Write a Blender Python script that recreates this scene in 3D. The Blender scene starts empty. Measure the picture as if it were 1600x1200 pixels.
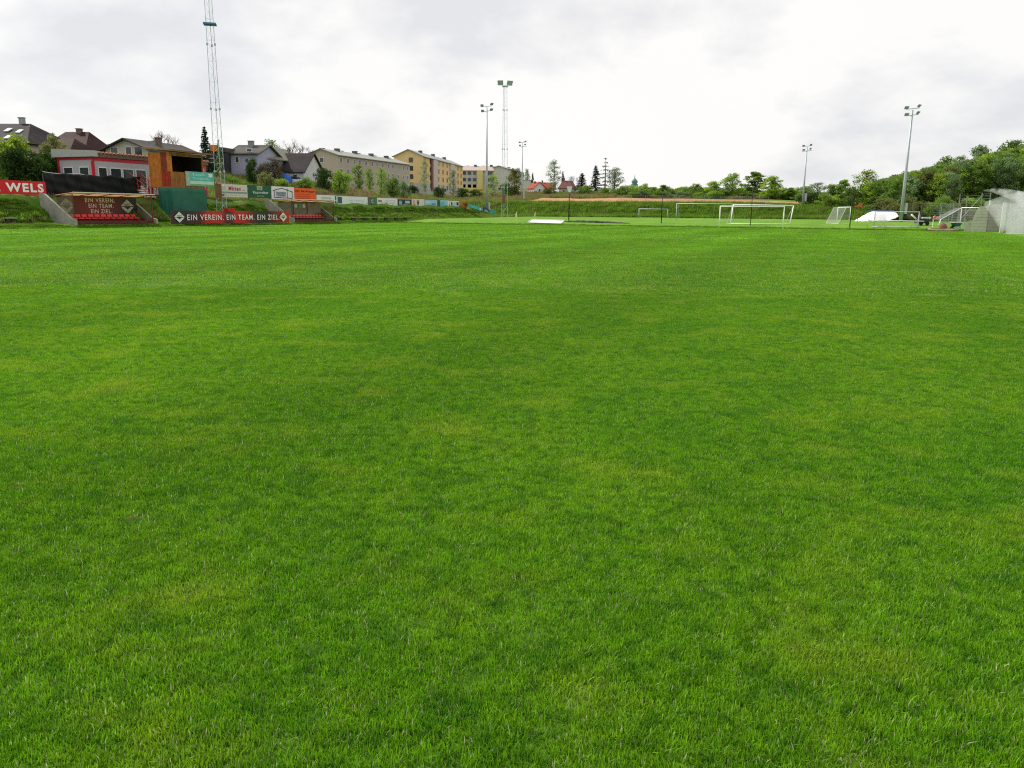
import bpy, math, random
import numpy as np
from mathutils import Vector, Matrix
R = math.radians
C = bpy.context.scene.collection
scene = bpy.context.scene
random.seed(7)
rng = np.random.default_rng(7)

# ------------------------------------------------------------------ camera
CAMZ, PITCH, ROLL, F = 1.5, R(12.1), R(0.48), 1250.0
cd = bpy.data.cameras.new('camera')
cam = bpy.data.objects.new('camera', cd)
C.objects.link(cam)
cd.sensor_width = 36.0
cd.lens = F / 1600 * 36
cd.clip_start, cd.clip_end = 0.05, 9000
CM = Matrix.Rotation(R(90) - PITCH, 3, 'X') @ Matrix.Rotation(ROLL, 3, 'Z')
cam.matrix_world = Matrix.Translation((0, 0, CAMZ)) @ CM.to_4x4()
scene.camera = cam

# ------------------------------------------------------------------ sky
SUN_AZ, SUN_EL = R(-58), R(44)        # azimuth from +Y (view), minus = towards -X
w = bpy.data.worlds.new('World')
scene.world = w
w.use_nodes = True
nt = w.node_tree
nt.nodes.clear()
def N(nt, t, **kw):
    n = nt.nodes.new(t)
    for k, v in kw.items():
        if k == 'ins':
            for i, x in v.items():
                n.inputs[i].default_value = x
        else:
            setattr(n, k, v)
    return n
sky = N(nt, 'ShaderNodeTexSky', sky_type='NISHITA', sun_disc=False, sun_elevation=SUN_EL, sun_rotation=SUN_AZ)
tc = N(nt, 'ShaderNodeTexCoord')
sep = N(nt, 'ShaderNodeSeparateXYZ')
nt.links.new(tc.outputs['Generated'], sep.inputs[0])
zz = N(nt, 'ShaderNodeMath', operation='MAXIMUM', ins={1: 0.0})
nt.links.new(sep.outputs['Z'], zz.inputs[0])
za = N(nt, 'ShaderNodeMath', operation='ADD', ins={1: 0.38})
nt.links.new(zz.outputs[0], za.inputs[0])
dx = N(nt, 'ShaderNodeMath', operation='DIVIDE'); dy = N(nt, 'ShaderNodeMath', operation='DIVIDE')
nt.links.new(sep.outputs['X'], dx.inputs[0]); nt.links.new(za.outputs[0], dx.inputs[1])
nt.links.new(sep.outputs['Y'], dy.inputs[0]); nt.links.new(za.outputs[0], dy.inputs[1])
cb = N(nt, 'ShaderNodeCombineXYZ', ins={2: 3.7})
nt.links.new(dx.outputs[0], cb.inputs[0]); nt.links.new(dy.outputs[0], cb.inputs[1])
n1 = N(nt, 'ShaderNodeTexNoise', ins={'Scale': 2.3, 'Detail': 9.0, 'Roughness': 0.56, 'Distortion': 0.1})
nt.links.new(cb.outputs[0], n1.inputs['Vector'])
r1 = N(nt, 'ShaderNodeValToRGB')
r1.color_ramp.elements[0].position = 0.50; r1.color_ramp.elements[0].color = (8.75, 8.65, 8.5, 1)
r1.color_ramp.elements[1].position = 0.68; r1.color_ramp.elements[1].color = (6.9, 6.95, 7.15, 1)
e_ = r1.color_ramp.elements.new(0.57); e_.color = (8.0, 7.95, 7.95, 1)
nt.links.new(n1.outputs['Fac'], r1.inputs[0])
n2 = N(nt, 'ShaderNodeTexNoise', ins={'Scale': 0.5, 'Detail': 3.0})
nt.links.new(cb.outputs[0], n2.inputs['Vector'])
r2 = N(nt, 'ShaderNodeMapRange', ins={'From Min': 0.45, 'From Max': 0.75, 'To Min': 0.98, 'To Max': 0.86})
nt.links.new(n2.outputs['Fac'], r2.inputs['Value'])
mx = N(nt, 'ShaderNodeMix', data_type='RGBA')
nt.links.new(r2.outputs[0], mx.inputs['Factor'])
nt.links.new(sky.outputs[0], mx.inputs['A']); nt.links.new(r1.outputs[0], mx.inputs['B'])
bg = N(nt, 'ShaderNodeBackground', ins={'Strength': 0.094})
nt.links.new(mx.outputs['Result'], bg.inputs['Color'])
wo = N(nt, 'ShaderNodeOutputWorld')
nt.links.new(bg.outputs[0], wo.inputs['Surface'])

# ------------------------------------------------------------------ sun
sl = bpy.data.lights.new('sun', 'SUN')
sl.energy, sl.angle, sl.color = 3.7, R(2), (1.0, 0.95, 0.86)
so = bpy.data.objects.new('sun', sl)
C.objects.link(so)
sd = Vector((math.sin(SUN_AZ) * math.cos(SUN_EL), math.cos(SUN_AZ) * math.cos(SUN_EL), math.sin(SUN_EL)))
so.rotation_euler = sd.to_track_quat('Z', 'Y').to_euler()
so.location = (-60, 60, 60)
vs = scene.view_settings
vs.view_transform, vs.look, vs.exposure, vs.gamma = 'Standard', 'None', 0.30, 1.0
vs.use_curve_mapping = False
scene.cycles.use_denoising = False
scene.cycles.filter_width = 1.15
scene.cycles.sample_clamp_indirect = 4.0
scene.cycles.max_bounces = 6
scene.cycles.transparent_max_bounces = 12
scene.cycles.volume_bounces = 1

# ------------------------------------------------------------------ site geometry
# the pitch: u runs along its long side, v outwards from that side
P0 = np.array([-33.7, 68.0]); E = np.array([0.386, 0.9225]); NL = np.array([-0.9225, 0.386])
E = E / np.linalg.norm(E); NL = np.array([-E[1], E[0]])
UEND = 44.6
ROT_E = math.atan2(E[1], E[0])            # local x along the long side
ROT_F = math.atan2(-NL[1], -NL[0])        # local x along the far goal line
def UV(u, v):
    p = P0 + E * u + NL * v
    return float(p[0]), float(p[1])
def ss(a, b, x):
    t = np.clip((x - a) / (b - a), 0, 1)
    return t * t * (3 - 2 * t)
DUG = [(-3.75, 3.85), (22.9, 32.0)]
def H(x, y):
    x = np.asarray(x, float); y = np.asarray(y, float)
    ax, ay = x - P0[0], y - P0[1]
    u = ax * E[0] + ay * E[1]; v = ax * NL[0] + ay * NL[1]
    notch = np.zeros_like(u)
    for a, b in DUG:
        notch = np.maximum(notch, ss(a - .05, a, u) * (1 - ss(b, b + .05, u)))
    base = 0.28 * ss(0, 1.0, v)
    v0 = 2.0 + 1.0 * notch
    bank = 2.25 * np.clip((v - v0) / (5.0 - v0), 0, 1) ** 1.1 * ss(95, 78, u)
    hill = 4.9 * ss(11, 46, v) + 0.6 * ss(46, 120, v)
    rise = 1.6 * ss(8, 20, v) * ss(10, -8, u)
    left = base + bank + hill + rise
    wv = u - UEND
    s = -v
    far = 0.5 * ss(0.3, 12, wv) + 0.25 * ss(12, 60, wv)
    amp = 1 - 0.4 * ss(30, 75, s)
    far = far + 2.6 * ss(60, 68, wv) * amp + 1.5 * ss(68, 95, wv) + 2.2 * ss(95, 145, wv) + 1.3 * ss(145, 230, wv)
    wood = 9.5 * ss(0, 45, x - .47 * y) * ss(118, 165, y + 0.12 * (x - 60)) * ss(600, 260, y)
    rim = 0.25 * ss(2, 8, s - 68)
    lump = 0.10 * np.sin(u * .9 + 1.3 * np.sin(v * .7)) * ss(2.5, 4, v) + .12 * np.sin(x * .31) * np.cos(y * .23) * ss(64, 90, wv + v * .3)
    return np.maximum(np.maximum(left, far), left * 0) * (1) + np.where(left > far, 0, 0) + wood + rim + lump
def Hs(x, y):
    return float(H(x, y))
def ray(px, py):
    v = Vector(((px - 800) / F, -(py - 600) / F, -1.0))
    return CM @ v
def at(px, py, Y):
    d = ray(px, py)
    t = Y / d.y
    return Vector((d.x * t, Y, CAMZ + d.z * t))
def px_x(px, Y, py=330):
    return at(px, py, Y).x
def zat(px, py, Y):
    return at(px, py, Y).z
def u_of(px, v, py=330):
    # point of the line 'v metres off the long side' seen at px
    d = ray(px, py); k = d.x / d.y
    p = P0 + NL * v
    return float((k * p[1] - p[0]) / (E[0] - k * E[1]))
def s_of(px, wv, py=335):
    d = ray(px, py); k = d.x / d.y
    p = P0 + E * (UEND + wv)
    return float((k * p[1] - p[0]) / (-NL[0] + k * NL[1]))
def FAR(s, wv):
    return UV(UEND + wv, -s)

# ------------------------------------------------------------------ materials
MATS = {}
def M(name, rgb, rough=0.7, var=0.12, scale=3.0, metal=0.0, spec=0.3, bump=0.0, trans=0.0, alpha=1.0, dirt=0.0):
    if name in MATS:
        return MATS[name]
    m = bpy.data.materials.new(name); m.use_nodes = True
    t = m.node_tree; b = t.nodes['Principled BSDF']
    b.inputs['Roughness'].default_value = rough
    b.inputs['Metallic'].default_value = metal
    b.inputs['Specular IOR Level'].default_value = spec
    b.inputs['Alpha'].default_value = alpha
    b.inputs['Transmission Weight'].default_value = trans
    c = N(t, 'ShaderNodeTexCoord')
    n = N(t, 'ShaderNodeTexNoise', ins={'Scale': scale, 'Detail': 5.0, 'Roughness': 0.65})
    t.links.new(c.outputs['Object'], n.inputs['Vector'])
    mr = N(t, 'ShaderNodeMapRange', ins={'From Min': 0.3, 'From Max': 0.7, 'To Min': 1 - var, 'To Max': 1 + var})
    t.links.new(n.outputs['Fac'], mr.inputs['Value'])
    x = N(t, 'ShaderNodeVectorMath', operation='SCALE', ins={0: rgb})
    t.links.new(mr.outputs[0], x.inputs['Scale'])
    out = x.outputs[0]
    if dirt:
        n2 = N(t, 'ShaderNodeTexNoise', ins={'Scale': scale * .35, 'Detail': 8.0, 'Roughness': 0.7})
        t.links.new(c.outputs['Object'], n2.inputs['Vector'])
        m2 = N(t, 'ShaderNodeMapRange', ins={'From Min': 0.5, 'From Max': 0.72, 'To Min': 0.0, 'To Max': dirt})
        t.links.new(n2.outputs['Fac'], m2.inputs['Value'])
        mm = N(t, 'ShaderNodeMix', data_type='RGBA', ins={'B': (.10, .085, .06, 1)})
        t.links.new(m2.outputs[0], mm.inputs['Factor']); t.links.new(out, mm.inputs['A'])
        out = mm.outputs['Result']
    t.links.new(out, b.inputs['Base Color'])
    if bump:
        bn = N(t, 'ShaderNodeBump', ins={'Strength': bump, 'Distance': 0.02})
        t.links.new(n.outputs['Fac'], bn.inputs['Height']); t.links.new(bn.outputs[0], b.inputs['Normal'])
    MATS[name] = m
    return m
def plank_mat(name, rgb, step=0.14, axis='X', dark=.45):
    if name in MATS:
        return MATS[name]
    m = M(name, rgb, .75, .25, 2.0, spec=.08, dirt=.25)
    t = m.node_tree; b = t.nodes['Principled BSDF']
    c = N(t, 'ShaderNodeTexCoord'); s = N(t, 'ShaderNodeSeparateXYZ'); t.links.new(c.outputs['Object'], s.inputs[0])
    a = N(t, 'ShaderNodeMath', operation='ADD')
    if axis == 'XY':
        t.links.new(s.outputs['X'], a.inputs[0]); t.links.new(s.outputs['Y'], a.inputs[1])
    else:
        t.links.new(s.outputs[axis], a.inputs[0]); a.inputs[1].default_value = 50
    d = N(t, 'ShaderNodeMath', operation='DIVIDE', ins={1: step}); t.links.new(a.outputs[0], d.inputs[0])
    f = N(t, 'ShaderNodeMath', operation='FRACT'); t.links.new(d.outputs[0], f.inputs[0])
    fl = N(t, 'ShaderNodeMath', operation='FLOOR'); t.links.new(d.outputs[0], fl.inputs[0])
    wn = N(t, 'ShaderNodeTexWhiteNoise', noise_dimensions='1D'); t.links.new(fl.outputs[0], wn.inputs['W'])
    g = N(t, 'ShaderNodeMath', operation='GREATER_THAN', ins={1: .1}); t.links.new(f.outputs[0], g.inputs[0])
    mr = N(t, 'ShaderNodeMapRange', ins={'To Min': .8, 'To Max': 1.15}); t.links.new(wn.outputs['Value'], mr.inputs['Value'])
    m1 = N(t, 'ShaderNodeMapRange', ins={'To Min': dark, 'To Max': 1.0}); t.links.new(g.outputs[0], m1.inputs['Value'])
    mu = N(t, 'ShaderNodeMath', operation='MULTIPLY'); t.links.new(mr.outputs[0], mu.inputs[0]); t.links.new(m1.outputs[0], mu.inputs[1])
    src = b.inputs['Base Color'].links[0].from_socket
    sc = N(t, 'ShaderNodeVectorMath', operation='SCALE'); t.links.new(src, sc.inputs[0]); t.links.new(mu.outputs[0], sc.inputs['Scale'])
    t.links.new(sc.outputs[0], b.inputs['Base Color'])
    return m
def banner_mat(name, cols, W, rough=.5):
    """printed sheet: a slanted pattern of red and near-black fields"""
    m = bpy.data.materials.new(name); m.use_nodes = True
    t = m.node_tree; b = t.nodes['Principled BSDF']; b.inputs['Roughness'].default_value = rough
    c = N(t, 'ShaderNodeTexCoord'); s = N(t, 'ShaderNodeSeparateXYZ'); t.links.new(c.outputs['Object'], s.inputs[0])
    n = N(t, 'ShaderNodeTexNoise', ins={'Scale': .8, 'Detail': 6.0}); t.links.new(c.outputs['Object'], n.inputs['Vector'])
    k = N(t, 'ShaderNodeMath', operation='MULTIPLY_ADD', ins={1: 1.2}); t.links.new(n.outputs['Fac'], k.inputs[0]); t.links.new(s.outputs['X'], k.inputs[2])
    mr = N(t, 'ShaderNodeMapRange', ins={'From Min': -W / 2 + .6, 'From Max': W / 2 + .6}); t.links.new(k.outputs[0], mr.inputs['Value'])
    r = N(t, 'ShaderNodeValToRGB'); t.links.new(mr.outputs[0], r.inputs[0])
    el = r.color_ramp.elements
    el[0].position, el[0].color = cols[0][0], (*cols[0][1], 1)
    el[1].position, el[1].color = cols[-1][0], (*cols[-1][1], 1)
    for p, col in cols[1:-1]:
        q = el.new(p); q.color = (*col, 1)
    t.links.new(r.outputs[0], b.inputs['Base Color'])
    return m
def leaf_mat(name, a, b_, trans=.35):
    if name in MATS:
        return MATS[name]
    m = bpy.data.materials.new(name); m.use_nodes = True
    t = m.node_tree; t.nodes.clear()
    g = N(t, 'ShaderNodeNewGeometry'); oi = N(t, 'ShaderNodeObjectInfo')
    mx = N(t, 'ShaderNodeMix', data_type='RGBA', ins={'A': (*a, 1), 'B': (*b_, 1)})
    n = N(t, 'ShaderNodeTexNoise', ins={'Scale': .55, 'Detail': 2.0}); t.links.new(g.outputs['Position'], n.inputs['Vector'])
    ad = N(t, 'ShaderNodeMath', operation='MULTIPLY_ADD', ins={1: .7}); t.links.new(g.outputs['Random Per Island'], ad.inputs[0])
    mr0 = N(t, 'ShaderNodeMapRange', ins={'From Min': .35, 'From Max': .65, 'To Min': 0, 'To Max': .5}); t.links.new(n.outputs['Fac'], mr0.inputs['Value'])
    t.links.new(mr0.outputs[0], ad.inputs[2])
    t.links.new(ad.outputs[0], mx.inputs['Factor'])
    mr = N(t, 'ShaderNodeMapRange', ins={'To Min': .75, 'To Max': 1.2}); t.links.new(oi.outputs['Random'], mr.inputs['Value'])
    sc = N(t, 'ShaderNodeVectorMath', operation='SCALE'); t.links.new(mx.outputs['Result'], sc.inputs[0]); t.links.new(mr.outputs[0], sc.inputs['Scale'])
    d = N(t, 'ShaderNodeBsdfDiffuse'); tr = N(t, 'ShaderNodeBsdfTranslucent')
    t.links.new(sc.outputs[0], d.inputs[0]); t.links.new(sc.outputs[0], tr.inputs[0])
    ms = N(t, 'ShaderNodeMixShader', ins={0: trans}); t.links.new(d.outputs[0], ms.inputs[1]); t.links.new(tr.outputs[0], ms.inputs[2])
    o = N(t, 'ShaderNodeOutputMaterial'); t.links.new(ms.outputs[0], o.inputs[0])
    MATS[name] = m
    return m

white = M('white_paint', (.78, .78, .76), .45, .06)
steel = M('galvanised_steel', (.36, .40, .43), .5, .1, metal=.3)
dsteel = M('dark_steel', (.10, .11, .12), .5, .1)
black = M('black_plastic', (.007, .008, .009), .5, .3, 1.5, spec=.2)
redp = M('red_paint', (.45, .02, .015), .45, .15, dirt=.2)
concrete = M('concrete', (.36, .35, .31), .9, .2, 2.0, bump=.4, dirt=.5)
glass_dark = M('window_glass', (.035, .045, .05), .12, .1, spec=.6)
blade_red = M('seat_red', (.75, .015, .012), .35, .05, spec=.5)

# ------------------------------------------------------------------ mesh builder
class MB:
    def __init__(s):
        s.v = []; s.f = []
    def add(s, vs, fs):
        o = len(s.v); s.v += [tuple(p) for p in vs]; s.f += [tuple(i + o for i in f) for f in fs]
        return s
    def box(s, c, d, rot=None):
        x, y, z = (k / 2 for k in d)
        P = [Vector((a * x, b * y, e * z)) for a in (-1, 1) for b in (-1, 1) for e in (-1, 1)]
        if rot is not None:
            P = [rot @ p for p in P]
        c = Vector(c)
        return s.add([p + c for p in P], [(0, 1, 3, 2), (4, 6, 7, 5), (0, 4, 5, 1), (2, 3, 7, 6), (0, 2, 6, 4), (1, 5, 7, 3)])
    def tube(s, pts, rad, n=6, cap=True):
        pts = [Vector(p) for p in pts]
        if not isinstance(rad, (list, tuple)):
            rad = [rad] * len(pts)
        vs, fs = [], []
        for i, p in enumerate(pts):
            a = pts[max(i - 1, 0)]; b = pts[min(i + 1, len(pts) - 1)]
            d = (b - a).normalized()
            k = Vector((0, 0, 1)) if abs(d.z) < .9 else Vector((1, 0, 0))
            e1 = d.cross(k).normalized(); e2 = d.cross(e1)
            for j in range(n):
                t = 2 * math.pi * j / n
                vs.append(p + (e1 * math.cos(t) + e2 * math.sin(t)) * rad[i])
        for i in range(len(pts) - 1):
            for j in range(n):
                a = i * n + j; b = i * n + (j + 1) % n
                fs.append((a, b, b + n, a + n))
        if cap:
            fs.append(tuple(range(n))[::-1]); fs.append(tuple(range((len(pts) - 1) * n, len(pts) * n)))
        return s.add(vs, fs)
    def prism(s, poly, y0, y1, ax='y'):
        """poly in the xz plane extruded along y (or in yz along x, or xy along z)"""
        n = len(poly)
        if ax == 'y':
            vs = [(a, y0, b) for a, b in poly] + [(a, y1, b) for a, b in poly]
        elif ax == 'x':
            vs = [(y0, a, b) for a, b in poly] + [(y1, a, b) for a, b in poly]
        else:
            vs = [(a, b, y0) for a, b in poly] + [(a, b, y1) for a, b in poly]
        fs = [tuple(range(n)), tuple(range(2 * n - 1, n - 1, -1))] + [(i, i + n, (i + 1) % n + n, (i + 1) % n) for i in range(n)]
        return s.add(vs, fs)
    def build(s, name, m, parent=None, smooth=False):
        me = bpy.data.meshes.new(name)
        me.from_pydata(s.v, [], s.f); me.update()
        me.validate()
        if smooth:
            me.polygons.foreach_set('use_smooth', [True] * len(me.polygons))
        o = bpy.data.objects.new(name, me)
        me.materials.append(m)
        C.objects.link(o)
        if parent:
            o.parent = parent
        return o
def np_mesh(name, V, Fq, m):
    """V (n,3), Fq (k,4) quads -1 padded for triangles"""
    me = bpy.data.meshes.new(name)
    tri = Fq[:, 3] < 0
    sizes = np.where(tri, 3, 4)
    loops = Fq[Fq >= 0]
    me.vertices.add(len(V)); me.vertices.foreach_set('co', V.astype(np.float32).ravel())
    me.loops.add(len(loops)); me.loops.foreach_set('vertex_index', loops.astype(np.int32))
    me.polygons.add(len(sizes))
    me.polygons.foreach_set('loop_start', np.concatenate([[0], np.cumsum(sizes)[:-1]]).astype(np.int32))
    me.polygons.foreach_set('loop_total', sizes.astype(np.int32))
    me.update(); me.validate()
    me.materials.append(m)
    return me
def empty(name, loc, rz=0.0, label=None, cat=None, group=None):
    o = bpy.data.objects.new(name, None); C.objects.link(o)
    o.location = loc; o.rotation_euler = (0, 0, rz)
    o.empty_display_size = .3
    tag(o, label, cat, group)
    return o
def tag(o, label=None, cat=None, group=None, kind=None):
    if label: o['label'] = label
    if cat: o['category'] = cat
    if group: o['group'] = group
    if kind: o['kind'] = kind
    return o
def copy_tree(o, parent=None):
    c = o.copy(); C.objects.link(c)
    if parent: c.parent = parent
    for ch in list(o.children):
        if ch.name in bpy.data.objects:
            copy_tree(ch, c)
    return c
def text(s, m, parent, x, y, z, h, wmax=None, bold=.02, cx=True, name='lettering', shear=0.0, depth=.008, tilt=0.0):
    """lettering standing upright, facing local -y, centred at x, its middle at z"""
    cu = bpy.data.curves.new('t', 'FONT')
    cu.body = s; cu.size = 1.0; cu.offset = bold; cu.extrude = 0.0; cu.resolution_u = 3; cu.shear = shear; cu.space_character = 1.2
    t = bpy.data.objects.new('t', cu)
    C.objects.link(t)
    dg = bpy.context.evaluated_depsgraph_get()
    me = bpy.data.meshes.new_from_object(t.evaluated_get(dg))
    C.objects.unlink(t); bpy.data.objects.remove(t)
    co = np.empty(len(me.vertices) * 3, np.float32); me.vertices.foreach_get('co', co); co = co.reshape(-1, 3)
    lo, hi = co.min(0), co.max(0)
    H_ = hi[1] - lo[1]; W_ = hi[0] - lo[0]
    ky = h / H_; kx = ky if wmax is None else wmax / W_
    out = np.zeros_like(co)
    out[:, 0] = (co[:, 0] - (lo[0] + hi[0]) / 2 if cx else co[:, 0] - lo[0]) * kx
    out[:, 2] = (co[:, 1] - (lo[1] + hi[1]) / 2) * ky
    out[:, 1] = 0
    me.vertices.foreach_set('co', out.ravel()); me.update()
    me.materials.clear(); me.materials.append(m)
    o = bpy.data.objects.new(name, me); C.objects.link(o)
    o.parent = parent; o.location = (x, y, z)
    return o

# ------------------------------------------------------------------ terrain
def axis(segs):
    out = []
    for a, b, st in segs:
        n = max(1, int(round((b - a) / st)))
        out += list(np.linspace(a, b, n, endpoint=False))
    out.append(segs[-1][1])
    return np.array(out)
ua = axis([(-700, -300, 40), (-300, -90, 15), (-90, -20, 2.5), (-20, -4, 1.0), (-4, -3.5, .25), (-3.5, 22.5, 1.0), (22.5, 23, .25), (23, 31.5, 1.0), (31.5, 32.5, .25), (32.5, 44, 1.0), (44, 60, .5), (60, 102, 1.0), (102, 125, .6), (125, 300, 3), (300, 900, 20)])
va = axis([(-700, -500, 40), (-500, -200, 15), (-200, -60, 3), (-60, 0, 2), (0, 6, .3), (6, 12, .75), (12, 60, 1.6), (60, 140, 4), (140, 700, 20)])
UU, VV = np.meshgrid(ua, va, indexing='ij')
GX = P0[0] + UU * E[0] + VV * NL[0]; GY = P0[1] + UU * E[1] + VV * NL[1]
GZ = H(GX, GY)
nu, nv = len(ua), len(va)
idx = np.arange(nu * nv).reshape(nu, nv)
Q = np.stack([idx[:-1, :-1], idx[1:, :-1], idx[1:, 1:], idx[:-1, 1:]], -1).reshape(-1, 4)

def grass_color(t, far_boost=1.0):
    """shared colour of the mown turf, by world position"""
    g = N(t, 'ShaderNodeNewGeometry')
    mp = N(t, 'ShaderNodeMapping', ins={'Scale': (1, 1, 0)}); t.links.new(g.outputs['Position'], mp.inputs['Vector'])
    def noise(sc, det, lo, hi, vec=mp.outputs[0]):
        n = N(t, 'ShaderNodeTexNoise', ins={'Scale': sc, 'Detail': det, 'Roughness': .6}); t.links.new(vec, n.inputs['Vector'])
        r = N(t, 'ShaderNodeMapRange', ins={'From Min': lo, 'From Max': hi}); t.links.new(n.outputs['Fac'], r.inputs['Value'])
        return r.outputs[0]
    def mix(f, a, b):
        m = N(t, 'ShaderNodeMix', data_type='RGBA')
        if hasattr(f, 'name'): t.links.new(f, m.inputs['Factor'])
        else: m.inputs['Factor'].default_value = f
        for k, x in (('A', a), ('B', b)):
            if isinstance(x, tuple): m.inputs[k].default_value = (*x, 1)
            else: t.links.new(x, m.inputs[k])
        return m.outputs['Result']
    base = mix(noise(.35, 3.0, .35, .65), (.118, .305, .007), (.190, .380, .011))
    base = mix(noise(11.0, 4.0, .44, .70), base, (.048, .165, .007))
    base = mix(noise(3.1, 4.0, .52, .72), base, (.066, .205, .010))       # darker, bluer tufts
    yel = noise(1.25, 8.0, .52, .80)
    base = mix(yel, base, (.290, .400, .022))                            # yellow-green patches
    dry = noise(2.3, 6.0, .67, .80)
    base = mix(dry, base, (.330, .310, .120))                            # dry straw spots
    # mowing bands along the pitch
    mr = N(t, 'ShaderNodeMapping', ins={'Rotation': (0, 0, -ROT_E)}); t.links.new(g.outputs['Position'], mr.inputs['Vector'])
    ms = N(t, 'ShaderNodeMapping', ins={'Scale': (.012, .16, 0)}); t.links.new(mr.outputs[0], ms.inputs['Vector'])
    band = noise(1.0, 2.0, .25, .75, ms.outputs[0])
    sx = N(t, 'ShaderNodeSeparateXYZ'); t.links.new(mr.outputs[0], sx.inputs[0])
    wob = N(t, 'ShaderNodeMath', operation='MULTIPLY_ADD', ins={1: 1.05}); t.links.new(sx.outputs['Y'], wob.inputs[0]); t.links.new(band, wob.inputs[2])
    sn = N(t, 'ShaderNodeMath', operation='SINE'); t.links.new(wob.outputs[0], sn.inputs[0])
    bm2 = N(t, 'ShaderNodeMath', operation='MULTIPLY_ADD', ins={1: .38}); t.links.new(sn.outputs[0], bm2.inputs[0]); t.links.new(band, bm2.inputs[2])
    bl = N(t, 'ShaderNodeMapRange', ins={'From Min': -.2, 'From Max': 1.2, 'To Min': .84, 'To Max': 1.14}); t.links.new(bm2.outputs[0], bl.inputs['Value'])
    sc = N(t, 'ShaderNodeVectorMath', operation='SCALE'); t.links.new(base, sc.inputs[0]); t.links.new(bl.outputs[0], sc.inputs['Scale'])
    return sc.outputs[0], mix, noise, g

gm = bpy.data.materials.new('turf_and_banks'); gm.use_nodes = True
t = gm.node_tree; b = t.nodes['Principled BSDF']; b.inputs['Roughness'].default_value = .9; b.inputs['Specular IOR Level'].default_value = .1
turf, mix, noise, g = grass_color(t)
soil = mix(noise(9.0, 4.0, .4, .6), (.022, .040, .010), (.050, .085, .014))  # soil under the blades, its colour darkened for the shade between them
at_near = N(t, 'ShaderNodeAttribute', attribute_name='near'); at_w = N(t, 'ShaderNodeAttribute', attribute_name='wild'); at_b = N(t, 'ShaderNodeAttribute', attribute_name='brown')
turf2 = mix(at_near.outputs['Fac'], turf, soil)
wild = mix(noise(.30, 5.0, .38, .62), (.065, .165, .018), (.125, .235, .03))
wild = mix(noise(1.9, 6.0, .50, .68), wild, (.14, .13, .055))
brown = mix(noise(.42, 6.0, .40, .60), (.23, .165, .11), (.14, .16, .045))
brown = mix(noise(.13, 4.0, .48, .62), brown, (.10, .17, .03))
wild2 = mix(at_b.outputs['Fac'], wild, brown)
fin = mix(at_w.outputs['Fac'], turf2, wild2)
t.links.new(fin, b.inputs['Base Color'])
nb = N(t, 'ShaderNodeTexNoise', ins={'Scale': 5.0, 'Detail': 6.0}); t.links.new(g.outputs['Position'], nb.inputs['Vector'])
bp = N(t, 'ShaderNodeBump', ins={'Strength': .8, 'Distance': .12}); t.links.new(nb.outputs['Fac'], bp.inputs['Height']); t.links.new(bp.outputs[0], b.inputs['Normal'])
gme = np_mesh('ground', np.stack([GX, GY, GZ], -1).reshape(-1, 3), Q, gm)
ground = bpy.data.objects.new('ground', gme); C.objects.link(ground); tag(ground, kind='structure')
gme.polygons.foreach_set('use_smooth', [True] * len(gme.polygons))
def attr(me, name, arr):
    a = me.attributes.new(name, 'FLOAT', 'POINT'); a.data.foreach_set('value', arr.astype(np.float32).ravel())
Wv = UU - UEND
onp = ss(.0, .5, VV) ; onf = ss(60, 62, Wv)
wildA = np.maximum(np.maximum(onp * 1.0, onf), 0.55 * ss(0, 1.5, Wv))
attr(gme, 'wild', wildA)
brownA = np.maximum(ss(7, 14, VV) * ss(8, 25, UU) * .85, ss(94, 97, Wv))
brownA = np.maximum(brownA, .55 * ss(5.2, 6, VV) * ss(9, 7, VV))
attr(gme, 'brown', brownA)
dist = np.hypot(GX, GY)
attr(gme, 'near', (1 - ss(25, 45, dist)) * 0.75)

# orange tilled strip on top of the far bank
def drape(name, m, s0, s1, f0, f1, ns=90, nw=8, lift=.14):
    S = np.linspace(s0, s1, ns); V_ = []
    for s in S:
        a, b = f0(s), f1(s)
        for k in range(nw):
            wv = a + (b - a) * k / (nw - 1)
            x, y = FAR(s, wv); V_.append((x, y, Hs(x, y) + lift))
    idx = np.arange(ns * nw).reshape(ns, nw)
    q = np.stack([idx[:-1, :-1], idx[1:, :-1], idx[1:, 1:], idx[:-1, 1:]], -1).reshape(-1, 4)
    me = np_mesh(name, np.array(V_), q, m)
    o = bpy.data.objects.new(name, me); C.objects.link(o); return o
dirtm = M('tilled_orange_soil', (.36, .19, .085), .95, .25, .6, bump=.5)
ds = drape('dirt_field', dirtm, -42, 47, lambda s: 69.0, lambda s: 92 - max(0, s - 10) * .25)
tag(ds, kind='structure')

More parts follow.
